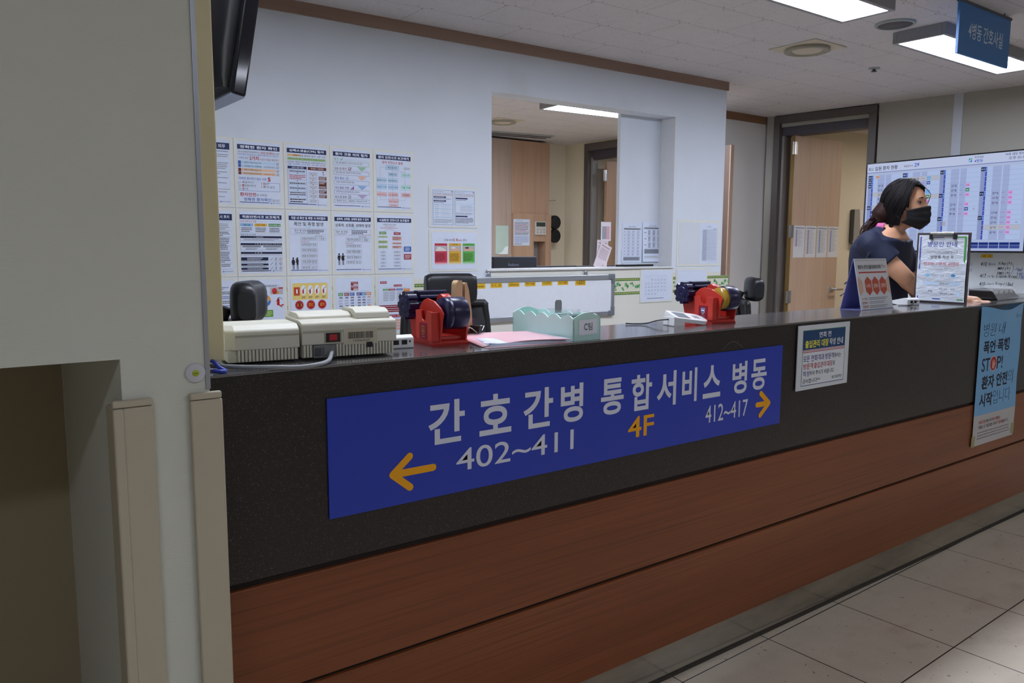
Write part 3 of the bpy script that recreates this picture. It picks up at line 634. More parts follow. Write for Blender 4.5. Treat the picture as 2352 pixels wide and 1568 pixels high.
# double sheet, nurses' card sheet
def two_pages(p):
    for x in (8, 112):
        p.frame(x, 12, x+96, 214, '#3f6a4a', 1.4); p.rows(x+8, 20, x+50, 25, 1, GY); p.text(x+6, 30, x+90, 37, '약속 상황 변화 시 간호제공 체계 구축', BK); p.rect(x+4, 41, x+92, 43, OR); p.rect(x+88, 16, x+92, 22, RD)
    for y in (48, 70): p.rect(12, y, 70, y+9, NV); p.rows(16, y+2, 64, y+7, 1, WT, l=3)
    p.rows(14, 59, 96, 65, 1, BK); p.rows(14, 82, 60, 87, 1, BK)
    for k in range(7): p.rect(14, 94+k*12, 100, 101+k*12, '#c8dcf0' if k % 2 == 0 else '#dbe4f2'); p.rows(18, 96+k*12, 36, 99+k*12, 1, BK, l=3); p.rows(46, 96+k*12, 96, 99+k*12, 1, GY, l=3, seed=k)
    p.rows(14, 180, 98, 206, 5, GY)
    p.rect(116, 52, 174, 60, NV); p.rows(118, 64, 170, 69, 1, BK); p.rect(118, 84, 204, 92, '#c8dcf0')
    for k in range(5): p.rect(136, 96+k*8, 204, 100+k*8, '#c8dcf0' if k % 2 else '#dbe4f2'); p.rows(138, 97+k*8, 200, 99.5+k*8, 1, BK, l=3, seed=k)
    p.rows(116, 140, 200, 152, 3, GY); p.rect(116, 158, 174, 166, NV); p.rows(116, 170, 204, 204, 6, BK)
pocket_sheet('notice', 'pair of narrow document pages in one wide pocket left of the opening', 2.245, 1.676, two_pages, .318, .229, .290, .205, .016, .014, W=216, H=222)
def five_rights(p):
    p.text(60, 38, 104, 52, '간호사의', BK); p.text(106, 36, 132, 52, '5 R', RD, .01); p.text(133, 40, 152, 52, 'ights', RD); p.text(156, 39, 176, 52, '준수', BK)
    for i, (c, t1) in enumerate((('#c83c50', '정확한 환자'), ('#d8a838', '정확한 약물'), ('#5cb050', '정확한 시간'))):
        x = 14+i*70; p.rect(x, 64, x+62, 172, c); p.text(x+18, 67, x+44, 73, t1, BK)
        p.rect(x+2, 78, x+60, 110, '#b8b4b0', 2); p.poly([(x+4, 108), (x+14, 92), (x+30, 86), (x+46, 94), (x+58, 108)], '#d8b098' if i else '#e4d8d4', 3); p.ell(x+22, 90, 11, 5, '#e0e0e4' if i < 2 else '#30343c', 4)
        p.rows(x+5, 122, x+52, 168, 6, '#40282c' if i == 0 else '#4a4020', l=3, seed=i)
        for k in range(4): p.rect(x, 172+k*4, x+62, 176+k*4, ('#d8707c', '#e0949c', '#e4b8c0', '#dfd0dc')[k] if i == 0 else (('#dcb868', '#e0c890', '#e2d6b8', '#dedcd8') if i == 1 else ('#84c07c', '#a4cca0', '#bcd6c0', '#ccdcdc'))[k])
pocket_sheet('notice', 'card with red, yellow and green columns in a pocket left of the opening', 2.245, 1.438, five_rights, .320, .232, .292, .205, .018, .014, W=226, H=216)
def grid(p, x0, y0, x1, y1, nx, ny, col=GY, t=.5, l=2):
    for i in range(nx+1): p.rect(x0+(x1-x0)*i/nx-t/2, y0, x0+(x1-x0)*i/nx+t/2, y1, col, l)
    for j in range(ny+1): p.rect(x0, y0+(y1-y0)*j/ny-t/2, x1, y0+(y1-y0)*j/ny+t/2, col, l)
def half_roster(p):
    p.rect(0, 0, 112, 210, '#d3d9e0', 1); p.text(148, 16, 168, 21, '근무표', BK); p.rows(182, 28, 200, 32, 1, BK)
    grid(p, 124, 34, 202, 194, 9, 32, '#7d86a0', .35)
    for k in range(32): p.rows(125, 35+k*5, 148, 38.4+k*5, 1, BK, l=3, seed=k, word=3)
    for k in range(16): p.rows(152, 35.4+k*10, 200, 38+k*10, 1, GY, l=3, seed=k+50, word=2)
pocket_sheet('notice', 'wide pocket holding a fine gridded roster on its right half, right of the opening', 4.195, 1.537, half_roster, .445, .323, .405, .285, .02, .02, W=210, H=210, group='sheets right of the opening')
pocket_sheet('notice', 'empty white pocket sheet behind the second red tape dispenser', 4.195, 1.206, lambda p: p.rect(4, 6, 206, 7, '#c4c8d0'), .325, .23, .29, .2, .017, .016, W=210, H=150, group='sheets right of the opening')
def calendar(p):
    grid(p, 22, 28, 176, 152, 7, 6, '#a9b4cc', .5)
    for i in range(7): p.text(30+i*22, 33, 34+i*22, 37, '일월화수목금토'[i], BK)
    for n in range(1, 31):
        k = n+1; c, r = k % 7, k//7; x, y = 24+c*22, 50+r*20.6; p.text(x, y, x+(3 if n < 10 else 5), y+4, str(n), RD if c == 0 else BK, res=1); p.rows(x+1, y+6, x+13, y+10, 1, BK, seed=n, word=5)
    p.rows(40, 162, 160, 168, 1, BK, word=8)
pocket_sheet('wall_calendar', 'gridded month calendar sheet under the right end of the opening', 3.851, 1.206, calendar, .316, .231, .286, .205, .014, .014, W=210, H=180, group='sheets right of the opening', cat='calendar', off=.001)
# timetables pinned to the fixed panel at the right of the opening
def timetable(rows_):
    def f(p):
        p.text(66, 22, 142, 29, '4병동 근무 배정표', BK); p.rect(16, 36, 194, 50, '#9aa0ac'); p.rows(22, 39, 190, 47, 1, BK, l=3)
        n = 8 if rows_ else 3; h = 196/8 if rows_ else 140/3
        for j in range(n):
            y = 54+j*h; p.rect(16, y+h-.4, 194, y+h+.4, GY); p.rows(18, y+h*.35, 38, y+h*.6, 1, BK, seed=j)
            for x in (56, 104, 156): p.rows(x, y+3, x+26, y+h-4, 3 if rows_ else 5, GY if rows_ else BK, seed=j+x, word=7)
        p.rect(16, 256 if rows_ else 200, 190, 284 if rows_ else 236, '#9aa0ac'); p.rows(20, 260 if rows_ else 204, 186, 280 if rows_ else 232, 4, '#5a606c', l=3, word=9)
        if not rows_: p.rect(16, 250, 190, 272, '#c6ccd6'); p.rows(20, 253, 150, 258, 1, GY, l=3)
    return f
PN = 'papers on the white panel in the opening'
for nm, lab, u, z, fn, w, h, rz in (('printed_sheet', 'tall timetable sheet at the left of the white panel in the opening', 3.806, 1.506, timetable(1), .185, .262, 0), ('printed_sheet', 'second timetable sheet curling outward, at the right of the white panel in the opening', 3.995, 1.514, timetable(0), .192, .268, 0)):
    p = Page(w, h, 210, 297); p.sheet(PAPERB, .0008); fn(p)
    o = p.build(nm, loc=back(u, z, -.1285), rotz=BA)
    tag(o, lab, 'paper', PN)
    if '1' in lab or 'second' in lab: o.rotation_euler[0] = radians(-2.0)
p = Page(.34, .14, 340, 140); p.sheet(plain('clear_sheet_holder', 'c9d2da', .25), .0006); p.rect(30, 96, 150, 120, PAPERB); p.text(110, 110, 135, 115, '간호과', BK); p.rect(190, 104, 300, 118, '#d8b860'); p.rows(200, 107, 290, 114, 1, BK, l=3)
tag(p.build('sheet_holder', loc=back(3.80, 1.33, -.1303), rotz=BA), 'clear sheet holder behind the two timetable sheets on the white panel', 'holder', PN)

# ivy wallpaper border along the wall below the opening
class IvyP(Page): pass
p = Page(3.4, .112, 3400, 112); p.sheet(plain('border_cream', 'd9d8c2', .6), .0006)
for y0, y1 in ((2, 20), (92, 110)):
    p.rect(0, y0, 3400, y1, '#b9b668', 1); p.rect(0, y0, 3400, y0+5, '#3f7a48', 2); p.rect(0, y1-5, 3400, y1, '#3f7a48', 2)
    for i in range(170): p.poly([(i*20+3, y1-5), (i*20+10, y0+7), (i*20+17, y1-5)], '#5a7a3a', 3)
rg = random.Random(4)
def ivy(x, y, s, a, col):
    pts = []
    for i, r in enumerate((1, .42, .78, .38, .62, .30, .62, .38, .78, .42)):
        t = a+i*2*pi/10; pts.append((x+s*r*cos(t), y+s*r*sin(t)))
    p.poly(pts, col, 2+rg.randint(0, 2))
for i in range(190):
    x = i*18+rg.uniform(-6, 6); ivy(x, 56+rg.uniform(-22, 22), rg.uniform(12, 25), rg.uniform(0, 6.3), rg.choice(('#4a8f58', '#5ba06a', '#3f7f4c', '#6aa870')))
struct(p.build('trim_4', loc=back(1.35, 1.146, .0006), rotz=BA))

# ---------------------------------------------------------------- magnetic whiteboard under the opening
t = thing('whiteboard', 'long grey-framed magnetic whiteboard hanging under the opening', 'whiteboard', back(2.385, 1.172, .004), BA)
W_, H_ = 1.222, .262
MB().box(.02, W_-.02, -.012, -.002, -H_+.02, -.02, plain('whiteboard_face', 'dfe4ec', .18)).build('board', t)
f = MB(); f.box(.03, W_-.03, -.018, 0, -.034, 0, ALU).box(.03, W_-.03, -.018, 0, -H_, -H_+.03, ALU).box(0, .026, -.018, 0, -H_+.03, -.03, ALU).box(W_-.026, W_, -.018, 0, -H_+.03, -.03, ALU); f.build('frame', t, bevel=.004)
CORN = plain('grey_corner_cap', '70747c', .45)
for x0, x1, z0, z1 in ((-.003, .055, -.036, .003), (W_-.055, W_+.003, -.036, .003), (-.003, .055, -H_-.003, -H_+.033), (W_-.055, W_+.003, -H_-.003, -H_+.033)):
    left = x0 < .5; up = z0 > -.1; L_ = MB(); L_.box(x0, x1, -.021, .001, (z0+.003 if up else z0), z1 if up else z1-.003, CORN)
    L_.box(x0 if left else x1-.030, x0+.030 if left else x1, -.0211, .0011, z0-.025 if up else z0, z1 if up else z1+.025, CORN); L_.build('corner_cap', t, bevel=.006, seg=3)
for x in (.25, .985): MB().lathe([(.004, -.002), (.012, -.001), (.012, .0), (.003, .0)], ALU, 14, axis='y', M=Matrix.Translation((x, -.006, .018))).box(x-.014, x+.014, -.008, -.001, .0, .010, ALU).build('hanging_hook', t)
for lab, s, x0, x1, z1, z0, ex in (('yellow label reading uravac beside the middle chair headrest', 'Duravac', 2.513, 2.606, 1.137, 1.108, 0), ('yellow label reading S C D on the whiteboard', 'S C D', 2.642, 2.724, 1.140, 1.110, 0), ('yellow label reading infusion on the whiteboard', 'infusion', 2.768, 2.848, 1.141, 1.112, 0), ('yellow label reading EKG on the whiteboard', 'EKG@', 2.888, 2.967, 1.142, 1.113, 0),
                              ('yellow label with the first of two four-letter Korean words, after EKG', '낙상매트', 3.016, 3.094, 1.143, 1.114, 0), ('narrow yellow label with five small Korean letters, sixth along the whiteboard', '낙상그물망', 3.137, 3.221, 1.143, 1.114, 0), ('rightmost yellow label, taller, with larger Korean letters', '시설점검', 3.278, 3.362, 1.147, 1.108, 1)):
    p = Page(x1-x0, z1-z0, 80, 28); p.sheet(plain('yellow_label', 'e0b428', .5), .001); p.text(8, 7 if not ex else 5, 72, 21 if not ex else 24, s, '#3a3010', .012 if ex else .004)
    tag(p.build('magnetic_label', loc=back(x0, z1, .0172), rotz=BA), lab, 'label', 'yellow magnetic labels')
# ================================================================ END WALL: DOOR, SCREEN, WHITEBOARD
d1 = struct(bpy.data.objects.new('door_1', None)); COL.objects.link(d1); d1.location = endw(0); d1.rotation_euler[2] = RA
b = MB(); b.box(.072, .130, -.014, .185, 0, 2.43, FRAME).box(.905, .968, -.014, .185, 0, 2.43, FRAME).box(.072, .968, -.014, .185, 2.43, 2.492, FRAME)
b.build('door_frame', d1, bevel=.003)
MB().box(.130, .155, .03, .075, 0, 2.325, FRAME_LIT).box(.130, .145, .075, .17, 0, 2.325, FRAME_LIT).box(.885, .905, .05, .17, 0, 2.325, FRAME).build('door_jamb', d1, bevel=.003)
MB().box(.130, .905, .03, .17, 2.325, 2.43, plain('dark_transom', '45414a', .5)).build('transom_panel', d1, bevel=.003)
d2 = struct(bpy.data.objects.new('door_2', None)); COL.objects.link(d2); d2.location = (6.272, 2.68, 0)
b = MB().box(0, .752, 0, .04, .01, 2.328, OAK).box(-.0015, 0, 0.002, .038, .01, 2.328, plain('door_lipping', '8f7440', .5)); b.build('door_leaf', d2, bevel=.002)
for z in (2.215, 1.49, .905):
    MB().box(-.042, .0, -.004, .0, z-.055, z+.055, ALU).box(.0, .034, -.003, 0, z-.055, z+.055, ALU).tube([(-.004, -.006, z-.055), (-.004, -.006, z+.055)], .008, CHROME).build('hinge', d2)
hb = MB().lathe([(.026, 0), (.026, -.012), (.010, -.014), (.010, -.05), (0, -.05)], ALU, 24, axis='y', M=Matrix.Translation((.675, 0, .955))).tube([(.675, -.045, .955), (.70, -.052, .953), (.79, -.052, .953)], .009, CHROME); hb.build('door_handle', d2)
d3 = struct(bpy.data.objects.new('door_3', None)); COL.objects.link(d3); d3.location = (5.083, 2.45, 0)
MB().box(0, .038, 0, .80, .01, 2.13, DARKW).box(-.0005, .0385, -.012, 0, .01, 2.13, plain('pale_door_lipping', 'a08470', .5)).build('door_leaf', d3, bevel=.002)
# four rota sheets on the oak door
for i, (x, n1, n2) in enumerate(((6.308, 12, 0), (6.488, 9, 1), (6.672, 6, 2), (6.853, 8, 3))):
    p = Page(.168, .285, 210, 340); p.sheet(PAPER, .0008); p.rect(12, 22, 198, 29, '#5a6a9c'); p.rows(30, 12, 120, 17, 1, GY)
    for k in range(26):
        y = 42+k*10
        if k < (18, 26, 25, 24)[i]: p.rect(42, y, 66, y+9, '#7a9cd0' if (k*7+i*3) % 5 < (3, 3, 5, 4)[i] else '#c87a88'); p.rows(14, y+1, 38, y+7, 1, GY, seed=k+i*30); p.rows(72, y+1, 120+((k*13+i*7) % 5)*16, y+7, 1, GY, seed=k+i*40)
    tag(p.build('rota_sheet', loc=(x, 2.6788, 1.543)), ('leftmost of the four printed sheets on the open oak door', 'second from the left of the four sheets on the open oak door', 'third from the left of the four sheets on the open oak door', 'rightmost of the four printed sheets on the open oak door')[i], 'paper', 'rota sheets on the oak door')
# paper dispenser on the far room's wall
t = thing('paper_dispenser', 'grey and white paper dispenser on the wall beyond the oak door', 'dispenser', (7.70, 2.966, 0))
MB().box(0, .27, -.045, -.001, 1.39, 1.735, plain('dispenser_grey', '5c5e60', .5)).build('back_housing', t, bevel=.008)
MB().prism([(-.045, 1.40), (-.045, 1.735), (-.10, 1.735), (-.12, 1.45), (-.085, 1.39), (-.06, 1.385)], .003, .267, WHITEP, 'x').build('cover', t, bevel=.008)
MB().lathe([(.02, -.002), (.02, .003), (0, .003)], WHITEP, 20, axis='x', M=Matrix.Translation((0, -.06, 1.405))).build('pivot_cap', t)
MB().add([(.05, -.06, 1.39), (.22, -.06, 1.39), (.20, -.10, 1.31), (.12, -.115, 1.295), (.06, -.10, 1.32)], [(0, 1, 2, 3, 4)], PAPER).build('paper_tongue', t)

# wall-mounted screen on a swivel bracket
SCA = radians(-94.783)
def S(c, k=1.0): return glow('screen_'+c.lstrip('#'), c, SCREEN*k)
SCREEN = .36
t = thing('wall_screen', 'large wall-mounted screen showing the ward patient list in blue tones', 'screen', (6.20, 1.985, 0), SCA)
SW, SH, SU, SZ = 1.236, .706, .016, 2.022
MB().box(SU, SU+SW, .006, .036, SZ-SH, SZ, BLACKG).box(SU+.2, SU+SW-.2, .036, .07, SZ-SH+.1, SZ-.1, BLACK).build('casing', t, bevel=.004)
MB().box(SU+.4, SU+.8, .07, .16, SZ-.5, SZ-.25, DGREY).build('wall_bracket', t)
p = Page(SW-.018, SH-.024, 1218, 682); BGc = S('#aebde4'); p.rect(0, 0, 1218, 682, BGc, 0)
p.rect(0, 0, 1218, 66, S('#c2cdec'), 1)
dk, bl = S('#22253e'), S('#2f49c0')
p.text(68, 22, 260, 54, '입원 환자 현황', dk, .012); p.text(310, 30, 386, 46, '재원환자수', dk); p.text(396, 20, 434, 48, '29', bl, .015)
p.rect(12, 44, 52, 47, dk, 2); p.rect(12, 24, 14, 52, dk, 2); p.rect(50, 32, 52, 52, dk, 2); p.rect(26, 30, 50, 32, dk, 2); p.ell(20, 36, 4, 4, dk, 2); p.rect(26, 30, 28, 45, dk, 2)
for a, c in ((0, '#3f8fd8'), (1, '#5fb84f'), (2, '#2f6fd0'), (3, '#67c0e0')): p.rect(806+(0, 12, 12, 0)[a], 22+(0, 0, 14, 14)[a], 806+(11, 23, 23, 11)[a], 35+(0, 0, 14, 14)[a], S(c), 2)
p.rect(813, 30, 822, 41, S('#c2cdec'), 3)
p.text(846, 10, 908, 26, '파주병원', dk); p.text(846, 32, 906, 56, '4병동', bl, .006); p.text(1056, 6, 1196, 24, '04월 28일 월요일', dk); p.text(1080, 32, 1196, 54, '오후 01:55', dk)
p.rect(0, 66, 1218, 72, S('#7f8cc0'), 1); p.rect(0, 72, 1218, 88, S('#b4c0e2'), 1)
cols = [16, 308, 603, 899]; R0, RH = 90, 34.2
names = {0: {1: ('', '', ''), 3: ('현*정', 'F|77', 'OS2'), 4: ('박*순', 'F|78', ''), 5: ('김*정', 'F|62', ''), 6: ('윤*자', 'F|81', ''), 7: ('방*자', 'F|70', ''), 8: ('백*자', 'F|66', '')},
         1: {2: ('정*경', 'F|62', 'GS1'), 3: ('최*희', 'F|68', 'PM1'), 5: ('이*순', 'F|74', 'GS1'), 6: ('홍*분', 'F|81', 'EM1'), 7: ('김*례', 'F|66', 'OS2'), 12: ('유*임', 'F|59', 'NS1')},
         2: {4: ('김*효', 'M|75', 'OS2'), 5: ('강*효', 'M|82', 'EM1'), 6: ('정*숙', 'F|59', 'OS2'), 8: ('김*숙', 'F|65', 'OS2'), 9: ('우*분', 'F|90', 'PM1'), 10: ('주*옥', 'F|82', 'OS2')},
         3: {6: ('정*숙', 'F|57', 'OS2'), 7: ('이*희', 'F|83', 'OS2'), 8: ('정*희', 'F|73', 'OS2'), 10: ('이*애', 'F|74', 'OS2'), 11: ('진*남', 'F|71', 'OS2'), 12: ('강*자', 'F|86', 'OS2'), 13: ('임*자', 'F|78', 'OS2'), 14: ('송*숙', 'F|65', 'OS2')}}
rooms = [{1: '401', 2: '402', 3: '403', 8: '404'}, {1: '409', 7: '410', 12: '411'}, {1: '412', 6: '413', 11: '414'}, {1: '415', 6: '416', 11: '417'}]
chip = {'OS2': '#dc9ce0', 'GS1': '#4fa8f0', 'PM1': '#2f4f9c', 'EM1': '#2f7f44', 'NS1': '#5038e0', '': '#dc9ce0'}
for c, x in enumerate(cols):
    p.rect(x, R0, x+30, R0+RH*15, S('#8f9ccc'), 1); p.rect(x+30, R0, x+290, R0+RH*15, S('#b4c6ee'), 1)
    for a, w in ((80, 60), (150, 44)): p.rect(x+a, R0, x+a+w, R0+RH*15, S('#a4b2dc'), 2)
    for r in ((), (2, 6), (), (13,))[c]+((5, 8) if c == 0 else ()): p.rect(x+30, R0+RH*(r-1), x+290, R0+RH*r, S('#b8bccb'), 3)
    bed = 0
    for r in range(1, 16):
        y = R0+RH*(r-1); p.rect(x, y+RH-1, x+290, y+RH, S('#8896c4'), 4)
        if r in rooms[c]: p.rect(x, y+3, x+28, y+RH-4, S('#161c44'), 4); p.text(x+3, y+10, x+25, y+RH-10, rooms[c][r], S('#c8d2f0'), .01, 5); bed = 0
        bed += 1
        p.rect(x+29, y+2, x+41, y+RH-2, S('#2f66d0') if bed == 1 or c == 0 and r < 4 else S('#2a3fae'), 4); p.text(x+33, y+9, x+37, y+RH-9, str(min(bed, 5)), S('#9db4f0'), 0, 5, res=1)
        if r in names[c]:
            n, ag, ch = names[c][r]
            if n:
                p.text(x+88, y+8, x+130, y+RH-7, n, dk, .006, 5); p.text(x+150, y+11, x+178, y+RH-10, ag, S('#a060c0') if ag[0] == 'F' else S('#4f9fd8'), 0, 5, res=1)
                if ch: p.rect(x+194, y+5, x+222, y+RH-6, S(chip[ch]), 4); p.text(x+198, y+12, x+218, y+RH-12, ch, S('#5a2f80') if ch == 'OS2' else S('#cfe0ff'), .01, 5, res=1)
        if (c, r) in ((2, 9), (3, 12)): p.text(x+256, y+11, x+270, y+RH-11, '02', dk, 0, 5, res=1)
p.rect(76, R0+4, 112, R0+RH-8, S('#d8b4a0'), 4); p.text(80, R0+9, 108, R0+RH-13, '박실장', S('#6a3030'), .01, 5)
p.rect(634, R0+RH*11+2, 668, R0+RH*12-2, S('#b0b0c0'), 4)
for k in range(9):
    x = 1218-(k+1)*70-20; p.rect(x, 622, x+66, 640, S('#1c2f78'), 2); p.rect(x, 642, x+66, 664, S('#3d4c96'), 2)
p.build('display', t, loc=(SU+.009, .0045, SZ-.010))

# ward whiteboard below the screen with marker writing
wb = thing('whiteboard', 'whiteboard with handwritten marker notes on the end wall below the screen', 'whiteboard', endw(1.25, 1.335, .004), RA)
MB().box(0, 1.30, -.012, 0, -.62, 0, plain('board_pale_blue', 'd5dee6', .25)).build('board', wb)
MB().box(-.02, 1.32, -.018, 0, -.64, -.62, ALU).box(-.02, 1.32, -.018, 0, 0, .02, ALU).box(-.02, 0, -.018, 0, -.62, 0, ALU).box(1.30, 1.32, -.018, 0, -.62, 0, ALU).build('frame', wb)
K, Bm = '#26283a', '#3a5fb8'
NOTES = (((548, 88, 44, 30, '410.', K), (662, 84, 86, 30, 'X-Ray (↑)', K), (662, 122, 80, 28, 'MRI (↑)', K), (662, 156, 80, 28, 'BMD (↑)', K), (772, 124, 46, 28, '→bed', Bm), (786, 158, 60, 28, '9 40(↑)', Bm)), ((548, 176, 44, 30, '417.', K), (656, 178, 150, 30, 'L-Spine X-ray( )', K), (812, 180, 40, 30, 'W/C', Bm)), ((548, 236, 44, 30, '410-', K), (650, 234, 116, 34, 'X-ray ( ) Bed', K)), ((430, 94, 60, 28, 'x-ray( )', Bm), (430, 136, 60, 28, 'x-ray( )', Bm)))
for g_, note in enumerate(NOTES):
    p = Page(1.3, .62, 1300, 620)
    for x, y, w, h, s, c in note: p.text(x, y, x+w, y+h, s, c, .01, slant=.15)
    if g_ < 3:                                                      # unreadable handwriting: loose strokes
        y = (98, 188, 246)[g_]; rr = random.Random(y)
        for k in range(9): x = 600+k*5.5; p.line(x, y+rr.uniform(-8, 4), x+rr.uniform(-2, 9), y+rr.uniform(6, 18), 1.8, K, 3)
    if g_ == 0: p.line(752, 92, 762, 110, 2, Bm); p.line(762, 110, 764, 140, 2, Bm); p.line(764, 140, 752, 176, 2, Bm)
    p.build('marker_note', wb, loc=(0, -.0125, 0))
p = Page(.078, .026, 78, 26); p.sheet(plain('yellow_label', 'e0b428', .5), .001); p.text(14, 6, 28, 20, '검', '#3a3010', .01); p.text(52, 6, 66, 20, '사', '#3a3010', .01)
tag(p.build('magnetic_label', loc=endw(1.797, 1.304, .0172), rotz=RA), 'yellow label with two spaced Korean letters on the whiteboard below the screen', 'label')

# ================================================================ OFFICE SEEN THROUGH THE OPENING
oc = thing('office_cabinet', 'tall oak-faced built-in cabinet in the office beyond the opening', 'cabinet', (4.93, 5.40, 0))
MB().box(-.3, .26, 0, .155, 0, 2.478, OAKG).build('grey_door', oc, bevel=.002)
MB().box(.262, .785, 0, .155, 1.70, 2.478, OAKC).build('upper_panel', oc, bevel=.002)
b = MB(); b.box(.262, .54, -.04, .155, 0, 1.70, OAKC).box(.705, .785, -.04, .155, 0, 1.70, OAKC).box(.54, .705, -.04, .155, 1.40, 1.70, OAKC).box(.54, .705, -.04, .155, 0, 1.05, OAKC).build('lower_panel', oc, bevel=.003)
MB().box(.54, .705, .10, .12, 1.05, 1.40, plain('niche_grey', '8d8a8a', .4)).build('niche_back', oc)
p = Page(.225, .285, 210, 290); p.sheet(PAPERB, .001); p.frame(4, 4, 206, 286, '#3f6a4a', 1.5); p.rows(30, 14, 120, 22, 1, BL); p.rows(14, 30, 196, 60, 4, BK); p.rect(10, 62, 200, 66, '#c05a50'); p.rows(14, 70, 196, 130, 6, BR, word=7); p.rect(10, 134, 200, 138, '#c05a50'); p.rows(14, 142, 196, 176, 3, BK)
grid(p, 14, 186, 196, 256, 4, 6, BL, .8)
for k in range(6): p.rows(18, 189+k*11.6, 190, 195+k*11.6, 1, BL, l=3, seed=k, word=9)
p.rows(14, 262, 120, 280, 2, BK)
tag(p.build('notice', loc=(5.185, 5.3575, 1.64)), 'printed notice on the office cabinet left of the thermostat', 'notice')
t = thing('wall_thermostat', 'grey thermostat panel with dark display on the office cabinet', 'thermostat', (5.475, 5.36, 1.472))
MB().box(0, .15, -.02, 0, 0, .148, plain('thermostat_grey', 'c4bfb8', .5)).build('case', t, bevel=.004)
MB().box(.012, .138, -.0215, -.019, .092, .138, plain('lcd_dark', '39443f', .25)).build('display', t)
for k in range(6): MB().lathe([(.009, -.019), (.009, -.023), (0, -.024)], ALU, 12, axis='y', M=Matrix.Translation((.03+.045*(k % 3), 0, .03+.03*(k//3)))).build('button', t)
t = thing('acrylic_holder', 'pale green clear acrylic holder on the grey cabinet door in the office', 'holder', (4.975, 5.399, 1.262))
MB().box(0, .17, -.006, 0, 0, .305, plain('green_clear_acrylic', 'b9cfc4', .12)).build('back_plate', t, bevel=.002)
MB().add([(.03, -.008, .0), (.16, -.008, .0), (.165, -.008, .09), (.12, -.008, .075), (.09, -.008, .03)], [(0, 1, 2, 3, 4)], plain('bright_reflection', 'e8f0f0', .3)).build('reflection_patch', t)  # pale patch painted as a reflection in the acrylic
for z, lab in ((1.615, 'upper of two black round pads beside the office cabinet'), (1.465, 'lower of two black round pads beside the office cabinet')):
    b = MB().lathe([(.072, -.02), (.078, -.01), (.078, .01), (.07, .02)], BLACK, 28, axis='y', M=Matrix.Translation((0, 0, 0))); tag(b.build('round_pad', loc=(5.798, 5.40, z)), lab, 'pad', 'black pads by the cabinet')
    MB()
for z in (1.85, 1.68):
    tag(MB().tube([(0, 0, 0), (.05, -.02, .008), (.10, -.03, .012)], .004, CHROME).build('coat_hook', loc=(5.718, 5.45, z)), 'thin metal hook %s on the side of the office cabinet' % ('higher' if z > 1.8 else 'lower'), 'hook', 'hooks on the cabinet side')
d4 = struct(bpy.data.objects.new('door_4', None)); COL.objects.link(d4); d4.location = (6.08, 5.217, 0); d4.rotation_euler[2] = radians(-90)
MB().box(0, .07, -.02, .13, 0, 2.40, FRAME).box(.07, .10, .02, .10, 0, 2.33, FRAME_LIT).box(.53, .60, -.02, .13, 0, 2.40, FRAME).box(0, .60, -.02, .13, 2.40, 2.48, FRAME).box(.07, .53, .03, .13, 2.31, 2.40, plain('dark_transom', '45414a', .5)).build('door_frame', d4, bevel=.003)
d5 = struct(bpy.data.objects.new('door_5', None)); COL.objects.link(d5); d5.location = (6.20, 5.03, 0)
MB().box(0.02, .78, -.02, .02, .01, 2.29, OAKC).build('door_leaf', d5, bevel=.002)
for z in (2.13, 1.43): MB().box(-.035, .02, -.024, -.02, z-.06, z+.06, ALU).tube([(.0, -.026, z-.06), (.0, -.026, z+.06)], .009, CHROME).build('hinge', d5)
slab('wall_office_closet', MB().box(6.20, 7.4, 5.3, 5.4, 0, HC, WALL_B).box(7.4, 7.5, 3.1, 5.4, 0, HC, WALL_B))
# desk and monitors just behind the sill
dk_ = thing('office_desk', 'office desk behind the opening carrying the dark monitors', 'desk', (3.0, 2.75, 0))
MB().box(0, 1.75, 0, .75, .72, .75, OAKG).build('desk_top', dk_, bevel=.003)
for x in (.02, 1.69): MB().box(x, x+.04, .03, .72, 0, .72, DGREY).build('desk_leg', dk_)
def monitor(lab, x, y, w, ztop, rz=0, txt=None):
    t = thing('computer_monitor', lab, 'monitor', (x+w/2, y, .75), rz, 'monitors in the office'); h = ztop-.75
    MB().box(-w/2, w/2, 0, .035, h-.30, h, plain('monitor_black', '20222c', .4)).build('casing', t, bevel=.006)
    MB().box(-w/2+.012, w/2-.012, .0345, .0365, h-.285, h-.015, BLACKG).build('screen', t)
    MB().box(-.03, .03, .0, .03, .012, h-.2, BLACK).build('stand_column', t); MB().box(-.1, .1, -.06, .12, 0, .012, BLACK).build('stand_base', t, bevel=.003)
    if txt: p = Page(.09, .020, 90, 20); p.text(0, 0, 90, 20, txt, '#8f96ac', 0); p.build('maker_mark', t, loc=(-.062, -.001, h-.045))
monitor('dark monitor back showing over the left end of the opening sill', 3.155, 2.88, .38, 1.277, 0, 'Redstone')
monitor('monitor whose thin dark top edge shows over the middle of the sill', 3.60, 2.98, .40, 1.207)
monitor('monitor whose thin dark top edge shows before the white panel', 4.01, 2.98, .39, 1.204)
tag(MB().box(0, .345, 0, .012, 0, .014, BLACK).build('slim_bar', loc=back(3.705, 1.217, -.07), rotz=BA, bevel=.002), 'slim black bar lying on the sill under the timetable sheets', 'bar')
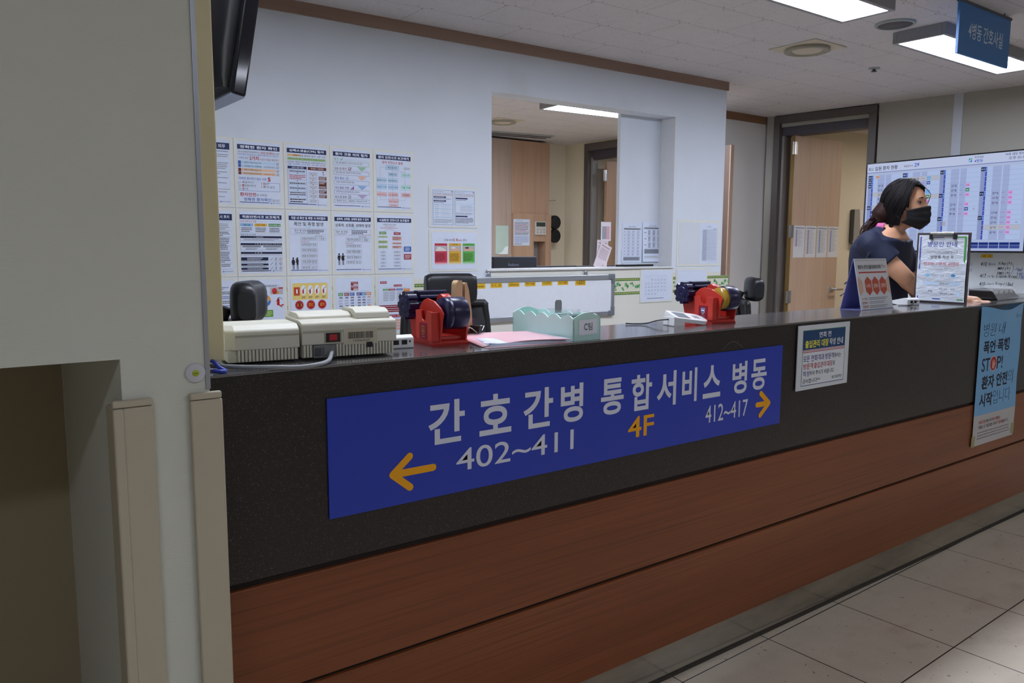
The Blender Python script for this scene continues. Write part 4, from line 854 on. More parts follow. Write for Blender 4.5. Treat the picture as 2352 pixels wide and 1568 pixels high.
# loose sheets hung on the office door side, left of the white panel
for lab, x, z, w, h, r, tint in (('small printed sheet with pink column, upper of the papers left of the white panel', 3.735, 1.515, .09, .125, 0, '#e4dde6'), ('pinkish sheet hanging straight, lower left of the white panel', 3.70, 1.395, .10, .17, radians(4), '#dccfd4'), ('pinkish sheet hanging at a slant in front of another, left of the white panel', 3.735, 1.385, .105, .175, radians(24), '#e0d4d8')):
    p = Page(w, h, 105, 175); p.sheet(plain('pinkish_paper_'+tint[1:], tint, .6), .0006)
    if 'small' in lab: p.rect(12, 40, 60, 160, '#b8b4bc'); p.rect(60, 40, 90, 160, '#d8a8b0'); p.rows(14, 44, 58, 156, 12, GY, l=3, word=9)
    else: p.rows(14, 16, 92, 24, 1, BR, word=12); p.rows(14, 34, 92, 110, 9, '#b8a0a8', word=12); p.ell(78, 140, 4, 4, '#d06070'); p.ell(86, 100, 4, 3, '#d890a0')
    o = p.build('hanging_sheet', loc=(x*.976-.004, 2.337-.004*len([o for o in COL.objects if o.name.startswith('hanging_sheet')]), 1.35+(z-1.35)*.976)); o.rotation_euler = (0, r, 0); tag(o, lab, 'paper', 'papers beside the white panel')

# ================================================================ SIGNS ON THE COUNTER FRONT
t = thing('ward_sign', 'long blue sign with white Korean ward name and yellow arrows on the counter front', 'sign', (.674, -.0045, 1.029))
p = Page(1.603, .262, 1603, 262); p.sheet(plain('sign_royal_blue', '1b38ae', .4), .004)
WS, YS = '#d6dae8', '#f0a818'
for i, ch in enumerate('간호간병 통합서비스 병동'):
    pass
word = [('간', 246, 346), ('호', 388, 484), ('간', 522, 618), ('병', 644, 722), ('통', 786, 872), ('합', 902, 984), ('서', 1005, 1086), ('비', 1112, 1178), ('스', 1206, 1288), ('병', 1345, 1418), ('동', 1440, 1520)]
for ch, x0, x1 in word: p.text(x0, 36, x1, 138 if ch not in '호스동통' else 136, ch, WS, .022, res=6)
p.text(322, 158, 690, 212, '402~411', WS, .004, res=6); p.text(892, 154, 996, 214, '4F', YS, .012, res=6); p.text(1222, 160, 1428, 214, '412~417', WS, .004, res=6)
def stadium(x0, y0, x1, y1, r):
    a = atan2(y1-y0, x1-x0)
    return [(x1+r*cos(a-pi/2+pi*k/8), y1+r*sin(a-pi/2+pi*k/8)) for k in range(9)]+[(x0+r*cos(a+pi/2+pi*k/8), y0+r*sin(a+pi/2+pi*k/8)) for k in range(9)]
def arrow_mark(x0, x1, y, left):
    a, bnd = (x0, x1) if left else (x1, x0); s = 1 if left else -1
    for j, q in enumerate(((a+12*s, y, bnd, y), (a+10*s, y, a+54*s, y-36), (a+10*s, y, a+54*s, y+36))): [p.poly(stadium(*q, 8.5), YS, 3+j)]
arrow_mark(142, 258, 190, True); arrow_mark(1476, 1548, 186, False)
p.build('sign_panel', t)
t = thing('visitor_notice', 'white laminated visitor notice with dark blue heading on the counter front', 'notice', (2.357, -.0075, 1.087))
p = Page(.314, .222, 314, 222); p.sheet(plain('laminated_white', 'd2d7dc', .3), .003)
p.rect(28, 17, 287, 208, '#3f7a50', 1); p.rect(30, 19, 285, 206, '#dce2e8', 2); [p.rect(*q, '#2a4a7c', 2) for q in ((28, 140, 30.2, 208), (284.8, 140, 287, 208), (28, 205.8, 287, 208))]; p.rect(30, 19, 285, 84, '#1f4470', 3)
p.text(124, 26, 196, 46, '면회 전', '#e8ecf0', .012, 4); p.text(42, 52, 182, 78, '출입관리 대장', '#e8e040', .025, 4); p.text(188, 52, 272, 76, '작성 안내', '#e8ecf0', .015, 4)
p.rect(30, 86, 285, 88, '#b03040', 4); p.rect(30, 91, 285, 93.5, '#b03040', 4)
p.text(34, 104, 160, 126, '모든 면회객과', '#4a3a8a', .012, 4); p.text(166, 104, 220, 125, '방문객', '#4a3a8a', .012, 4); p.text(222, 106, 264, 123, '께서는', BK, .006, 4)
p.text(36, 131, 94, 151, '방문객', '#b02f3c', .012, 4); p.text(100, 131, 172, 151, '출입관리', '#b02f3c', .012, 4); p.text(178, 131, 214, 151, '대장', '#b02f3c', .012, 4); p.text(216, 133, 228, 149, '을', BK, .006, 4)
p.text(36, 157, 74, 176, '작성', '#4a3a8a', .012, 4); p.text(76, 159, 226, 175, '하여 주시기 바랍니다.', BK, .008, 4); p.text(36, 184, 140, 200, '감사합니다^^', BK, .008, 4)
p.text(222, 186, 276, 198, '경기도의료원 파주병원', BK, 0, 4); p.ell(217, 192, 3, 6, '#4a9a8a', 4)
p.build('notice_sheet', t)
# tall blue and grey poster with a curled top edge
t = thing('stop_poster', 'tall light blue and grey safety poster reading STOP on the counter front', 'poster', (3.726, -.006, 1.095))
p = Page(.430, .630, 430, 630); 
for i in range(14):
    for j in range(30):
        y0, y1 = j*16.4, (j+1)*16.4
        p.rect(i*430/14, y0, (i+1)*430/14, y1, plain('poster_sky_blue', '6fa8d4', .4), 1)
    for j in range(8): p.rect(i*430/14, 492+j*17.25, (i+1)*430/14, 492+(j+1)*17.25, plain('poster_grey', 'b6b3b2', .45), 1)
NB = '#15182c'
p.text(34, 74, 152, 136, '병원', NB, -.018, 3, res=4); p.text(184, 70, 244, 134, '내', NB, -.018, 3, res=4)
p.text(46, 156, 164, 214, '폭언', NB, .03, 3, res=4); p.rect(172, 182, 178, 190, NB, 3); p.text(188, 154, 312, 212, '폭행', NB, .03, 3, res=4)
p.text(41, 234, 122, 294, 'ST', NB, .008, 3, res=4); p.text(194, 234, 254, 292, 'P!', NB, .008, 3, res=4)
HX, HY = 157, 264; hexa = [(HX+35*cos(pi/8+i*pi/4), HY+37*sin(pi/8+i*pi/4)) for i in range(8)]; p.poly(hexa, '#d8c0b8', 3); p.poly([(HX+(x-HX)*.9, HY+(y-HY)*.9) for x, y in hexa], '#a8202c', 4)
p.ell(HX, HY+9, 13, 15, '#e0a090', 5)
for k in range(4): p.line(HX-9+k*6.2, HY+2, HX-12+k*7.8, HY-20+abs(k-1.5)*4, 5, '#e0a090', 6)
p.line(HX+11, HY+10, HX+22, HY-3, 5, '#e0a090', 6)
p.text(54, 314, 180, 376, '환자', NB, .03, 3, res=4); p.text(202, 312, 318, 374, '안전', NB, .03, 3, res=4); p.text(324, 308, 380, 370, '의', NB, -.018, 3, res=4)
p.text(42, 394, 174, 456, '시작', NB, .03, 3, res=4); p.text(180, 390, 362, 454, '입니다', NB, -.018, 3, res=4)
p.text(52, 518, 122, 534, '의료기관', '#a8303c', .02, 3); p.text(126, 518, 182, 534, '에서의', BK, .01, 3); p.text(188, 518, 274, 534, '폭언·폭행은', '#a8303c', .02, 3)
p.text(52, 540, 244, 556, '「의료법」과 「응급의료법」에 따라', BK, .01, 3); p.text(250, 540, 308, 556, '가중처벌', '#a8303c', .02, 3); p.text(310, 540, 360, 556, '됩니다.', BK, .01, 3)
p.rows(46, 566, 390, 606, 3, '#8a8a90', 3, word=12); p.text(372, 52, 422, 62, '경기도의료원', '#2a4a6a', 0, 3); p.ell(360, 50, 5, 9, '#3f7f90', 3); p.ell(364, 60, 4, 4, '#b04048', 3)
for i, q in enumerate(p.v):                                          # the sheet bows off the counter at its top right and ripples at the right edge
    x, y, z = q; fx = x/.43; fz = max(0, 1+z/.16); p.v[i] = (x+.004*sin(z*22)*fx**3, y-.020*fz**2*sin(pi*min(1, fx*.95)), z-.022*fz**2*sin(pi*min(1, fx*1.0))**2)
o = p.build('poster_sheet', t)
for x, z in ((-.008, -.632), (.40, -.622)): MB().box(x, x+.035, -.0006, 0, z, z+.05, plain('aged_clear_tape', 'a8a070', .3, alpha=.75)).build('tape', t)
# stray hair-thin scratch on the granite
struct(MB().tube([(1.97+.10*k/8, -.0008, 1.036+.022*sin(pi*k/8)) for k in range(9)], .0006, plain('pale_scratch', '7c7874', .5), n=4).build('trim_5'))
# ================================================================ LEFT WALL FITTINGS
def guard(lab, x0, x1, wrap):
    t = thing('corner_guard', lab, 'corner guard', ((x0+x1)/2, YF, 0), 0, 'wall corner guards'); w = (x1-x0)/2
    s = -1 if wrap == 'left' else 1
    MB().box(-w+(.004 if s < 0 else 0), w, -.012, 0, .02, 1.0755, GUARDP).build('front_flange', t, bevel=.003, seg=3)
    xs = (-w-.012, -w+.006) if s < 0 else (w-.006, w+.001)
    MB().box(xs[0], xs[1], -.0122, .05 if s < 0 else 0, .02, 1.0755, GUARDP).build('side_flange', t, bevel=.004, seg=3)
    MB().box(xs[0] if s < 0 else -w, w, -.0118, 0, 1.0765, 1.089, GUARDP).build('end_cap', t, bevel=.003, seg=3)
guard('beige vinyl guard on the right corner of the column, next to the counter', .372, .427, 'right')
guard('beige vinyl guard on the column beside the dark low recess', .259, .311, 'left')
tag(MB().box(.402, .4105, YF-.003, .02, 1.093, HC, ALU).build('corner_bead', bevel=.001), 'thin metal bead up the right corner of the column above the guard', 'corner bead')
cb = thing('cable_trunking', 'cream plastic cable trunking down the side of the column above the counter', 'cable trunking', (.4105, 0, 0))
MB().box(0, .0765, .06, .095, 1.118, HC, CREAMP).build('duct', cb, bevel=.004)
st = thing('call_button', 'round white button with yellow-green centre on the column', 'button', (.385, YF, 1.124))
MB().lathe([(.0175, 0), (.0175, -.003), (.015, -.0045), (0, -.0045)], plain('button_white', 'c9cad0', .35), 36, axis='y').build('disc', st)
MB().lathe([(.0058, -.004), (.0058, -.0052), (0, -.0053)], plain('lime_yellow', 'b9c832', .4), 24, axis='y').build('coloured_centre', st)
p = Page(.008, .006, 80, 60); p.text(10, 14, 70, 46, 'ON', '#4a7a28', .02); p.build('centre_lettering', st, loc=(-.004, -.0052, .003))

# ================================================================ ON THE COUNTER
CT = 1.10
def on(x, y): return (x, y, CT)
# two-module beige desk machine
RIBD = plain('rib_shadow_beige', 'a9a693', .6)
m = thing('desk_machine', 'old beige two-part desk machine with ribbed base at the left end of the counter', 'machine', on(.505, .112), radians(-8))
def ribs(b, x0, x1, y, z0, z1, n):
    w = (x1-x0)/n
    for i in range(n): b.box(x0+i*w+.0012, x0+(i+1)*w-.0012, y-.004, y, z0, z1, BEIGEP)
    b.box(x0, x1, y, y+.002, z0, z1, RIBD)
b = MB().box(0.004, .150, .006, .15, .004, .030, BEIGEP); ribs(b, .022, .148, .004, .005, .030, 17); b.build('left_ribbed_base', m, bevel=.0008, seg=1)
pr = [(0, .030), (0, .068), (.004, .072), (.022, .081), (.13, .081), (.155, .05), (.155, .030)]
b = MB().ring_loft([[(x, y+(.012 if x == 0 else 0)+(.0), z) for y, z in pr] for x in (0, .018)]+[[(x, y, z) for y, z in pr] for x in (.019, .152)], BEIGEP, smooth=False); b.build('left_housing', m, bevel=.002, seg=2)
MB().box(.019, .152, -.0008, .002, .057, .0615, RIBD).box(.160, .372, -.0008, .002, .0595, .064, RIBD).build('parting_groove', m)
b = MB().box(.160, .368, .008, .15, .004, .033, BEIGEP); ribs(b, .160, .180, .004, .006, .033, 3); ribs(b, .232, .368, .004, .005, .033, 19); b.build('right_ribbed_base', m, bevel=.0008, seg=1)
pr = [(0, .033), (0, .076), (.005, .082), (.03, .086), (.15, .086), (.16, .05), (.16, .033)]
MB().ring_loft([[(x, y, z) for y, z in pr] for x in (.158, .374)], BEIGEP, smooth=False).build('right_housing', m, bevel=.0025, seg=2)
pr = [(.05, .084), (.055, .092), (.075, .098), (.14, .098), (.15, .084)]
MB().ring_loft([[(x, y, z) for y, z in pr] for x in (.165, .285)], BEIGEP, smooth=False).build('paper_cover', m, bevel=.003)
pr = [(.02, .084), (.03, .100), (.05, .106), (.12, .106), (.15, .084)]
MB().ring_loft([[(x, y, z) for y, z in pr] for x in (.287, .366)], BEIGEP, smooth=False).build('raised_hood', m, bevel=.005, seg=3)
MB().box(.206, .246, -.0008, .002, .036, .060, RIBD).box(.210, .242, -.002, .002, .038, .058, BLACK).build('switch_bezel', m)
MB().box(.217, .235, -.004, 0, .041, .055, plain('red_switch', 'b02a30', .3)).build('power_switch', m, bevel=.001)
p = Page(.078, .036, 78, 36); p.sheet(plain('aged_label', 'c4bda8', .5), .0005)
rb = random.Random(3); x = 10
while x < 68: w = rb.choice((.6, 1.0, 1.6)); p.rect(x, 8, x+w, 23, '#3c3a38'); x += w+rb.choice((.6, .9))
p.text(22, 25, 60, 30, '1006A20', '#5a564e', 0); p.build('barcode_label', m, loc=(.250, -.0012, .066))
MB().box(.183, .232, .001, .012, .004, .032, plain('socket_grey', '7b7c7c', .45)).box(.186, .198, -.003, .004, .010, .026, DGREY).box(.205, .230, -.004, .004, .010, .028, plain('socket_grey', '7b7c7c', .45)).build('power_socket', m)
MB().box(.302, .316, -.0015, .004, .022, .034, BLACK).build('modular_jack', m)
import itertools
def smooth_path(P, n=6):
    P = [Vector(q) for q in P]; out = []
    for i in range(len(P)-1):
        a, b2, c2, d = P[max(i-1, 0)], P[i], P[i+1], P[min(i+2, len(P)-1)]
        for k in range(n):
            t = k/n; out.append(.5*((2*b2)+(c2-a)*t+(2*a-5*b2+4*c2-d)*t*t+(-a+3*b2-3*c2+d)*t**3))
    out.append(P[-1]); return out
tag(MB().tube(smooth_path([(.7225, .0735, 1.118), (.712, .053, 1.115), (.690, .02, 1.1065), (.652, -.009, 1.1045), (.61, -.011, 1.103), (.565, .002, 1.1055), (.52, .035, 1.1055), (.47, .085, 1.106), (.435, .13, 1.106)]), .0046, plain('grey_cable_sheath', '8b8e92', .4), n=10).build('power_cable'), 'thick grey power cable from the beige machine lying along the counter edge', 'cable')
tag(MB().tube(smooth_path([(.447, .078, 1.118), (.449, .06, 1.112), (.447, .035, 1.108), (.437, .015, 1.1055)]), .004, plain('grey_cable_sheath', '8b8e92', .4), n=8).build('cable_tail'), 'short grey cable end dropping out of the cream trunking', 'cable')
tag(MB().tube(smooth_path([(.460, .075, 1.121), (.463, .05, 1.118), (.466, .03, 1.110), (.474, .020, 1.104), (.462, .014, 1.1045), (.452, .022, 1.106)]), .0042, plain('blue_tape', '2a3fae', .4), n=8).build('blue_tie'), 'small bright blue tie beneath the cream trunking', 'cable tie')
# small white terminals
def white_terminal(lab, x, y, rz, cable):
    t = thing('white_terminal', lab, 'terminal', on(x, y), rz, 'small white terminals')
    pr = [(-.045, .0), (-.045, .026), (-.030, .033), (.045, .016), (.045, .006), (.0, .0)]
    MB().prism([(a, h) for a, h in pr], -.036, .036, WHITEP, 'x').build('case', t, bevel=.004, seg=3)
    MB().box(-.018, -.004, -.0462, -.044, .010, .021, BLACK).box(.004, .018, -.0462, -.044, .010, .021, BLACK).build('port', t)
    MB().lathe([(.0025, -.0445), (.0025, -.0458), (0, -.0458)], BLACK, 12, axis='y', M=Matrix.Translation((.026, 0, .017))).build('jack_hole', t)
    if cable: MB().tube(smooth_path([(-.008, -.045, .015), (-.016, -.058, .010), (-.04, -.06, .003), (-.085, -.04, .003)]), .0018, BLACK, n=6).build('lead', t)
    return t
white_terminal('small white terminal seen from behind, between the beige machine and the red dispenser', .938, .195, radians(-4), False)
white_terminal('small white terminal with black lead beside the desk calendar and clipboard', 3.49, .215, radians(-14), True)
t = thing('handheld_reader', 'white card reader with grey screen lying tilted before the second red dispenser', 'card reader', on(1.978, .150), radians(-13))
b = MB(); pts = []
for k in range(24):
    a = 2*pi*k/24; cx = (.068-.026 if cos(a) > 0 else -.068+.010); r = .026 if cos(a) > 0 else .010
    pts.append((cx+(r*cos(a)), (.034-r if sin(a) > 0 else -.034+r)+r*sin(a) if r < .03 else r*sin(a)))
Mt = Matrix.Translation((0, 0, .023)) @ Matrix.Rotation(radians(8), 4, 'Y') @ Matrix.Rotation(radians(16), 4, 'X')
b.prism(pts, -.006, .006, WHITEP, 'z', M=Mt).build('body', t, bevel=.003, seg=3)
MB().box(-.05, -.002, -.024, .024, .0058, .0066, plain('reader_screen', '8d9196', .2), M=Mt).build('display', t)
for x in (.022, .034): MB().box(x, x+.008, -.012, .012, .0058, .0065, plain('reader_keys', '777a80', .4), M=Mt).build('key', t)
MB().prism([(-.07, 0), (-.07, .030), (-.03, .020), (-.03, 0)], -.03, .03, WHITEP, 'y').build('wedge_foot', t, bevel=.003)
MB().tube(smooth_path([(-.07, 0, .02), (-.10, .02, .016), (-.13, .05, .004), (-.18, .08, .004)]), .0022, BLACK, n=6).build('lead', t)

# red tape dispensers
def tape_dispenser(lab, x, y, rz, tape, motif):
    t = thing('tape_dispenser', lab, 'tape dispenser', on(x, y), rz, 'red desk tape dispensers')
    MB().prism([(-.058, -.082), (.050, -.082), (.050, .09), (-.058, .09)], 0, .006, plain('dark_red_plastic', 'a81c18', .35))  .prism([(-.056, -.080), (.048, -.080), (.048, .088), (-.056, .088)], .006, .012, REDP).build('tray', t, bevel=.002)
    side = [(.066, .012), (.078, .055), (.068, .080), (.030, .088), (-.002, .112), (-.020, .117), (-.055, .112), (-.092, .095), (-.104, .082), (-.098, .066), (-.086, .012)]
    MB().prism(side, -.038, -.034, REDP, 'x').build('side_panel', t, bevel=.0012)
    MB().prism(side, .036, .040, REDP, 'x').build('side_panel', t, bevel=.0012)
    MB().box(-.034, .036, .02, .066, .012, .06, REDP).box(-.034, .036, -.07, .02, .012, .022, REDP).build('body', t, bevel=.003)
    pk = [(-.082, .014), (-.004, .014), (.0, .088), (-.028, .090)]+[(-.043+.014*cos(a), .080+.018*sin(a)) for a in (0, -pi/4, -pi/2, -3*pi/4, -pi)]+[(-.058, .089), (-.086, .087)]
    MB().prism(pk, -.060, -.057, REDP, 'x').box(-.060, -.038, -.085, -.082, .014, .086, REDP).box(-.060, -.038, -.004, -.001, .014, .086, REDP).box(-.060, -.038, -.084, -.002, .012, .016, REDP).build('front_pocket', t, bevel=.001)
    pgl = Page(.040, .040, 40, 40); pgl.rect(0, 0, 40, 40, '#8a2038', 1)
    if motif: pgl.poly([(11, 8), (28, 8), (27, 22), (19, 31), (12, 22)], '#e8ecf4', 2); pgl.poly([(12, 9), (27, 9), (26, 21), (19, 29), (13, 21)], '#2f5fb0', 3); pgl.rect(13, 13, 26, 18, '#e8ecf4', 4); pgl.line(14, 24, 25, 21, 2, '#d8a040', 4); pgl.rect(10, 34, 29, 36, '#b8808c', 2)
    else: pgl.frame(12, 8, 26, 30, '#c8963c', 1.6, 2); pgl.line(15, 22, 21, 14, 2, '#c8963c', 3); pgl.line(19, 24, 24, 20, 2, '#c8963c', 3); pgl.rect(10, 34, 29, 36, '#b8808c', 2)
    o = pgl.build('maker_label', t, loc=(-.0602, -.024, .057)); o.rotation_euler[2] = radians(-90)
    o.location = (-.0605, -.022, .058)
    kb = []
    for i in range(64):
        a = 2*pi*i/64; r = .0335+.0035*(1 if cos(8*a) > -.1 else -.9) ; kb.append((.056+r*cos(a), .095+r*sin(a)))
    MB().prism(kb, -.066, -.040, NAVYP, 'x').lathe([(.022, -.0665), (.020, -.069), (.004, -.069), (.003, -.067), (0, -.067)], NAVYP, 24, axis='x', M=Matrix.Translation((0, .056, .095))).build('star_knob', t, bevel=.0015)
    MB().lathe([(.006, -.04), (.006, .05)], CHROME, 16, axis='x', M=Matrix.Translation((0, .056, .095))).build('axle', t)
    b = MB()
    for i in range(9):
        a = 2*pi*i/9+.3; M_ = Matrix.Translation((0, .056, .100)) @ Matrix.Rotation(a, 4, 'X'); b.box(-.032, .055, -.004, .004, .012, .034, NAVYP, M=M_)
    b.lathe([(.015, -.032), (.015, .055)], NAVYP, 18, axis='x', M=Matrix.Translation((0, .056, .100))); b.build('finned_roller', t, bevel=.001)
    MB().lathe([(.020, .010), (.021, .014), (.021, .034), (.018, .036)], REDP, 24, axis='x', M=Matrix.Translation((0, -.002, .105))).build('red_roller', t)
    MB().lathe([(.030, -.012), (.040, -.012), (.041, -.008), (.041, .030), (.040, .032), (.030, .032)], NAVYP, 48, axis='x', M=Matrix.Translation((0, -.078, .082))).build('drum', t)
    if tape: MB().lathe([(.014, -.030), (.036, -.030), (.037, -.012), (.014, -.012)], plain('amber_tape', 'b08a2c', .25), 40, axis='x', M=Matrix.Translation((0, -.078, .082))).build('tape_roll', t)
    else: MB().lathe([(.014, -.026), (.039, -.026), (.041, -.012), (.014, -.012)], NAVYP, 40, axis='x', M=Matrix.Translation((0, -.078, .082))).build('tape_roll', t)
    return t
tape_dispenser('red and navy tape dispenser nearer the beige machine, with a stapler standing behind it', 1.076, .212, radians(-3), False, False)
tape_dispenser('red and navy tape dispenser with amber tape roll, beside the white card reader', 2.132, .195, radians(-6), True, True)
# stapler standing on its end
t = thing('stapler', 'cream and chrome stapler standing on end behind the first red tape dispenser', 'stapler', on(1.186, .262), radians(8))
MB().prism([(-.030, .004), (-.036, .02), (-.026, .150), (-.020, .157), (-.006, .157), (-.004, .148), (-.008, .02)], -.010, .010, plain('stapler_cream', 'c9ae86', .4), 'y').build('top_arm', t, bevel=.003)
MB().box(-.006, .002, -.006, .006, .01, .150, CHROME).build('staple_rail', t, bevel=.001)
MB().prism([(.002, .006), (.004, .150), (.010, .152), (.018, .130), (.028, .07), (.032, .02), (.030, .006)], -.011, .011, plain('stapler_cream', 'c9ae86', .4), 'y').build('base_arm', t, bevel=.003)
MB().prism([(-.034, 0), (.031, 0), (.036, .008), (.037, .05), (.032, .05), (.030, .012), (-.032, .006)], -.012, .012, plain('purple_rubber', '5a1f55', .5), 'y').build('rubber_sole', t, bevel=.001)
# pink folder of papers
t = thing('paper_folder', 'pink paper folder full of sheets lying open-ended on the counter', 'folder', on(1.10, 0), 0)
def sheetgrid(name, P, mat, lift, n=10, th=.0012, parent=None):
    (a, b_, c_, d) = [Vector(q) for q in P]; v = []; f = []
    for j in range(n+1):
        for i in range(n+1):
            u, w = i/n, j/n; q = (a*(1-u)+b_*u)*(1-w)+(d*(1-u)+c_*u)*w; v.append((q.x, q.y, q.z+lift(u, w)))
    for j in range(n):
        for i in range(n): k = j*(n+1)+i; f.append((k, k+1, k+n+2, k+n+1))
    return MB().add(v, f, mat, smooth=True).build(name, parent, mods=(('SOLIDIFY', dict(thickness=th)),))
PINK = plain('pink_card', 'e2b4bc', .35, var=.08, scale=14)
PC = [(.010, .030, .0013), (.262, .004, .0013), (.280, .215, .0013), (.070, .275, .0013)]
sheetgrid('lower_cover', PC, PINK, lambda u, w: 0, parent=t)
for k in range(5): sheetgrid('inner_sheet', [(q[0]*.96+.012+.002*k, q[1]*.94+.008+.001*k, .003+k*.0014) for q in PC], PAPERB, lambda u, w: .003*sin(u*3)*sin(w*3), parent=t)
sheetgrid('upper_cover', [(.012, .055, .006), (.252, .003, .010), (.274, .21, .012), (.06, .27, .012)], PINK, lambda u, w: .006*sin(pi*u)*(1-w)-.004*(1-u)*(1-w), parent=t)
p = Page(.034, .014, 34, 14); p.rect(0, 0, 34, 14, '#d8d6dc', 1); o = p.build('name_label', t, loc=(.016, .060, .0128)); o.rotation_euler = (radians(-84), 0, radians(-12))
t = thing('binder_clip', 'black binder clip with wire handles at the far edge of the pink folder', 'clip', on(1.215, .235), radians(20))
MB().prism([(-.010, .014), (.010, .014), (.003, .034), (-.003, .034)], -.016, .016, BLACK, 'y').build('clip_body', t, bevel=.001)
for s in (-1, 1): MB().tube(smooth_path([(s*.010, -.012, .016), (s*.030, -.006, .030), (s*.036, 0, .030), (s*.030, .006, .030), (s*.010, .012, .016)]), .0012, CHROME, n=6).build('wire_handle', t)
# mint basket with scalloped rim
MINT = plain('mint_plastic', 'bfe3dc', .35)
t = thing('mint_basket', 'pale mint scalloped plastic basket with a handwritten label on its end', 'basket', on(1.385, .025), radians(1))
BWd, BL_, BHt = .098, .262, .060
def scal(L0, n, h, amp):
    pts = [(0, 0)]; pts.append((L0, 0))
    top = []
    for i in range(n):
        for k in range(9): top.append((L0*(i+k/8)/n, h+amp*sin(pi*k/8)))
    return pts+top[::-1]
MB().prism(scal(BL_, 5, BHt-.004, .012), 0, .003, MINT, 'x').build('long_side', t, bevel=.0006, seg=1)
MB().prism(scal(BL_, 5, BHt-.004, .012), BWd-.003, BWd, MINT, 'x').build('long_side', t, bevel=.0006, seg=1)
MB().prism(scal(BWd, 1, BHt, .014), 0, .003, MINT, 'y').build('end_side', t, bevel=.0006, seg=1)
MB().prism(scal(BWd, 1, BHt, .014), BL_-.003, BL_, MINT, 'y').build('end_side', t, bevel=.0006, seg=1)
MB().box(.003, BWd-.003, .003, BL_-.003, .001, .004, MINT).build('bottom', t)
p = Page(.066, .040, 66, 40); p.sheet(PAPER, .0004); p.text(18, 10, 30, 28, 'C', '#303038', .005); p.text(33, 9, 48, 29, '팀', '#303038', .0); o = p.build('handwritten_label', t, loc=(.018, -.001, .054)); o.rotation_euler[1] = radians(-2)
CLEAR = plain('clear_film', 'eef2f4', .12, alpha=.28, var=.01)
for i in range(5):
    lab = ('clear plastic sachet at the near end inside the mint basket', 'clear plastic sachet, second from the near end of the mint basket', 'clear plastic sachet in the middle of the mint basket', 'clear plastic sachet, fourth from the near end of the mint basket', 'clear plastic sachet furthest back in the mint basket')[i]
    s_ = thing('plastic_sachet', lab, 'sachet', on(1.432, .06+i*.032), radians(6*(i % 3)-6), 'sachets in the mint basket')
    rr = random.Random(i)
    n = 6; v = []; f = []
    for j in range(n+1):
        for k in range(n+1): v.append((-.038+.076*k/n, rr.uniform(-.004, .004), .008+(.066+.004*(i % 2))*j/n))
    for j in range(n):
        for k in range(n): a = j*(n+1)+k; f.append((a, a+1, a+n+2, a+n+1))
    MB().add(v, f, CLEAR, smooth=False).build('film', s_)
    pg_ = Page(.056, .024, 56, 24); pg_.rows(2, 2, 54, 22, 4, BK, word=26); pg_.build('print', s_, loc=(-.028, -.006, .068)) if i < 3 else None
tag(MB().prism([(-.012, 0), (.012, 0), (.012, .030), (.008, .036), (-.008, .036), (-.012, .030)], 0, .0015, plain('grey_tag', '8f8c90', .4), 'y').build('grey_tag', loc=(1.425, .135, CT+.066)), 'grey rounded tag sticking up out of the mint basket', 'tag')
# tent desk calendar
t = thing('desk_calendar', 'tent-shaped desk calendar with three red hexagons on its page', 'desk calendar', on(3.145, .195), radians(1))
CW, CHt = .255, .205
NAVC = plain('calendar_card_blue', '6f74b4', .5)
ang_f = atan2(.045, CHt)
def lean(name, y0, y1, mat, th=.0014, fn=None):
    p = Page(CW, sqrt(CHt**2+(y1-y0)**2), 255, 210); p.sheet(mat, th)
    if fn: fn(p)
    o = p.build(name, t); o.location = (-CW/2, y1, CHt); o.rotation_euler[0] = -atan2(y1-y0, CHt); return o
def cal_page(p):
    for k in range(34): p.rect(8+k*7.1, 4, 11+k*7.1, 9, '#9a9aa2', 2)
    p.text(20, 26, 200, 44, '찾아가는 경기도 돌봄의료센터의 목적', BK, .02); p.ell(214, 30, 3, 6, '#c06a60', 2); p.rows(220, 28, 244, 40, 2, GY)
    p.rect(20, 54, 240, 60, '#b84a3c', 2)
    for k, x in enumerate((12, 82, 140, 198, 250)):
        c = '#c2573f' if 0 < k < 4 else '#dcb49c'; w = 26
        pts = [(x-w, 92), (x, 74), (x+w, 92), (x+w, 134), (x, 152), (x-w, 134)]; p.poly([(min(max(a, 2), 253), b2) for a, b2 in pts], c, 2)
    for x, s in ((82, '누구나'), (140, '집에서'), (198, '건강하게')): p.text(x-18, 104, x+18, 122, s, '#f0e0d8', .015, 3)
    for k, s in enumerate(('누구나', '집에서', '건강하게')): p.text(16, 160+k*16, 58, 170+k*16, s, '#b84a3c', .01, 3); p.rows(70, 159+k*16, 220-20*(k == 1), 171+k*16, 2, GY, seed=k, word=9)
lean('front_page', -.045, -.001, plain('calendar_page', 'd9dadd', .5), fn=cal_page)
lean('front_board', -.0435, .0005, NAVC, .0016)
p = MB().prism([(.001, CHt-.001), (.003, CHt), (.047, 0), (.045, 0)], -CW/2, CW/2, NAVC, 'x'); p.build('back_board', t)
MB().box(-CW/2, CW/2, -.045, .047, 0, .0015, NAVC).build('base_board', t)
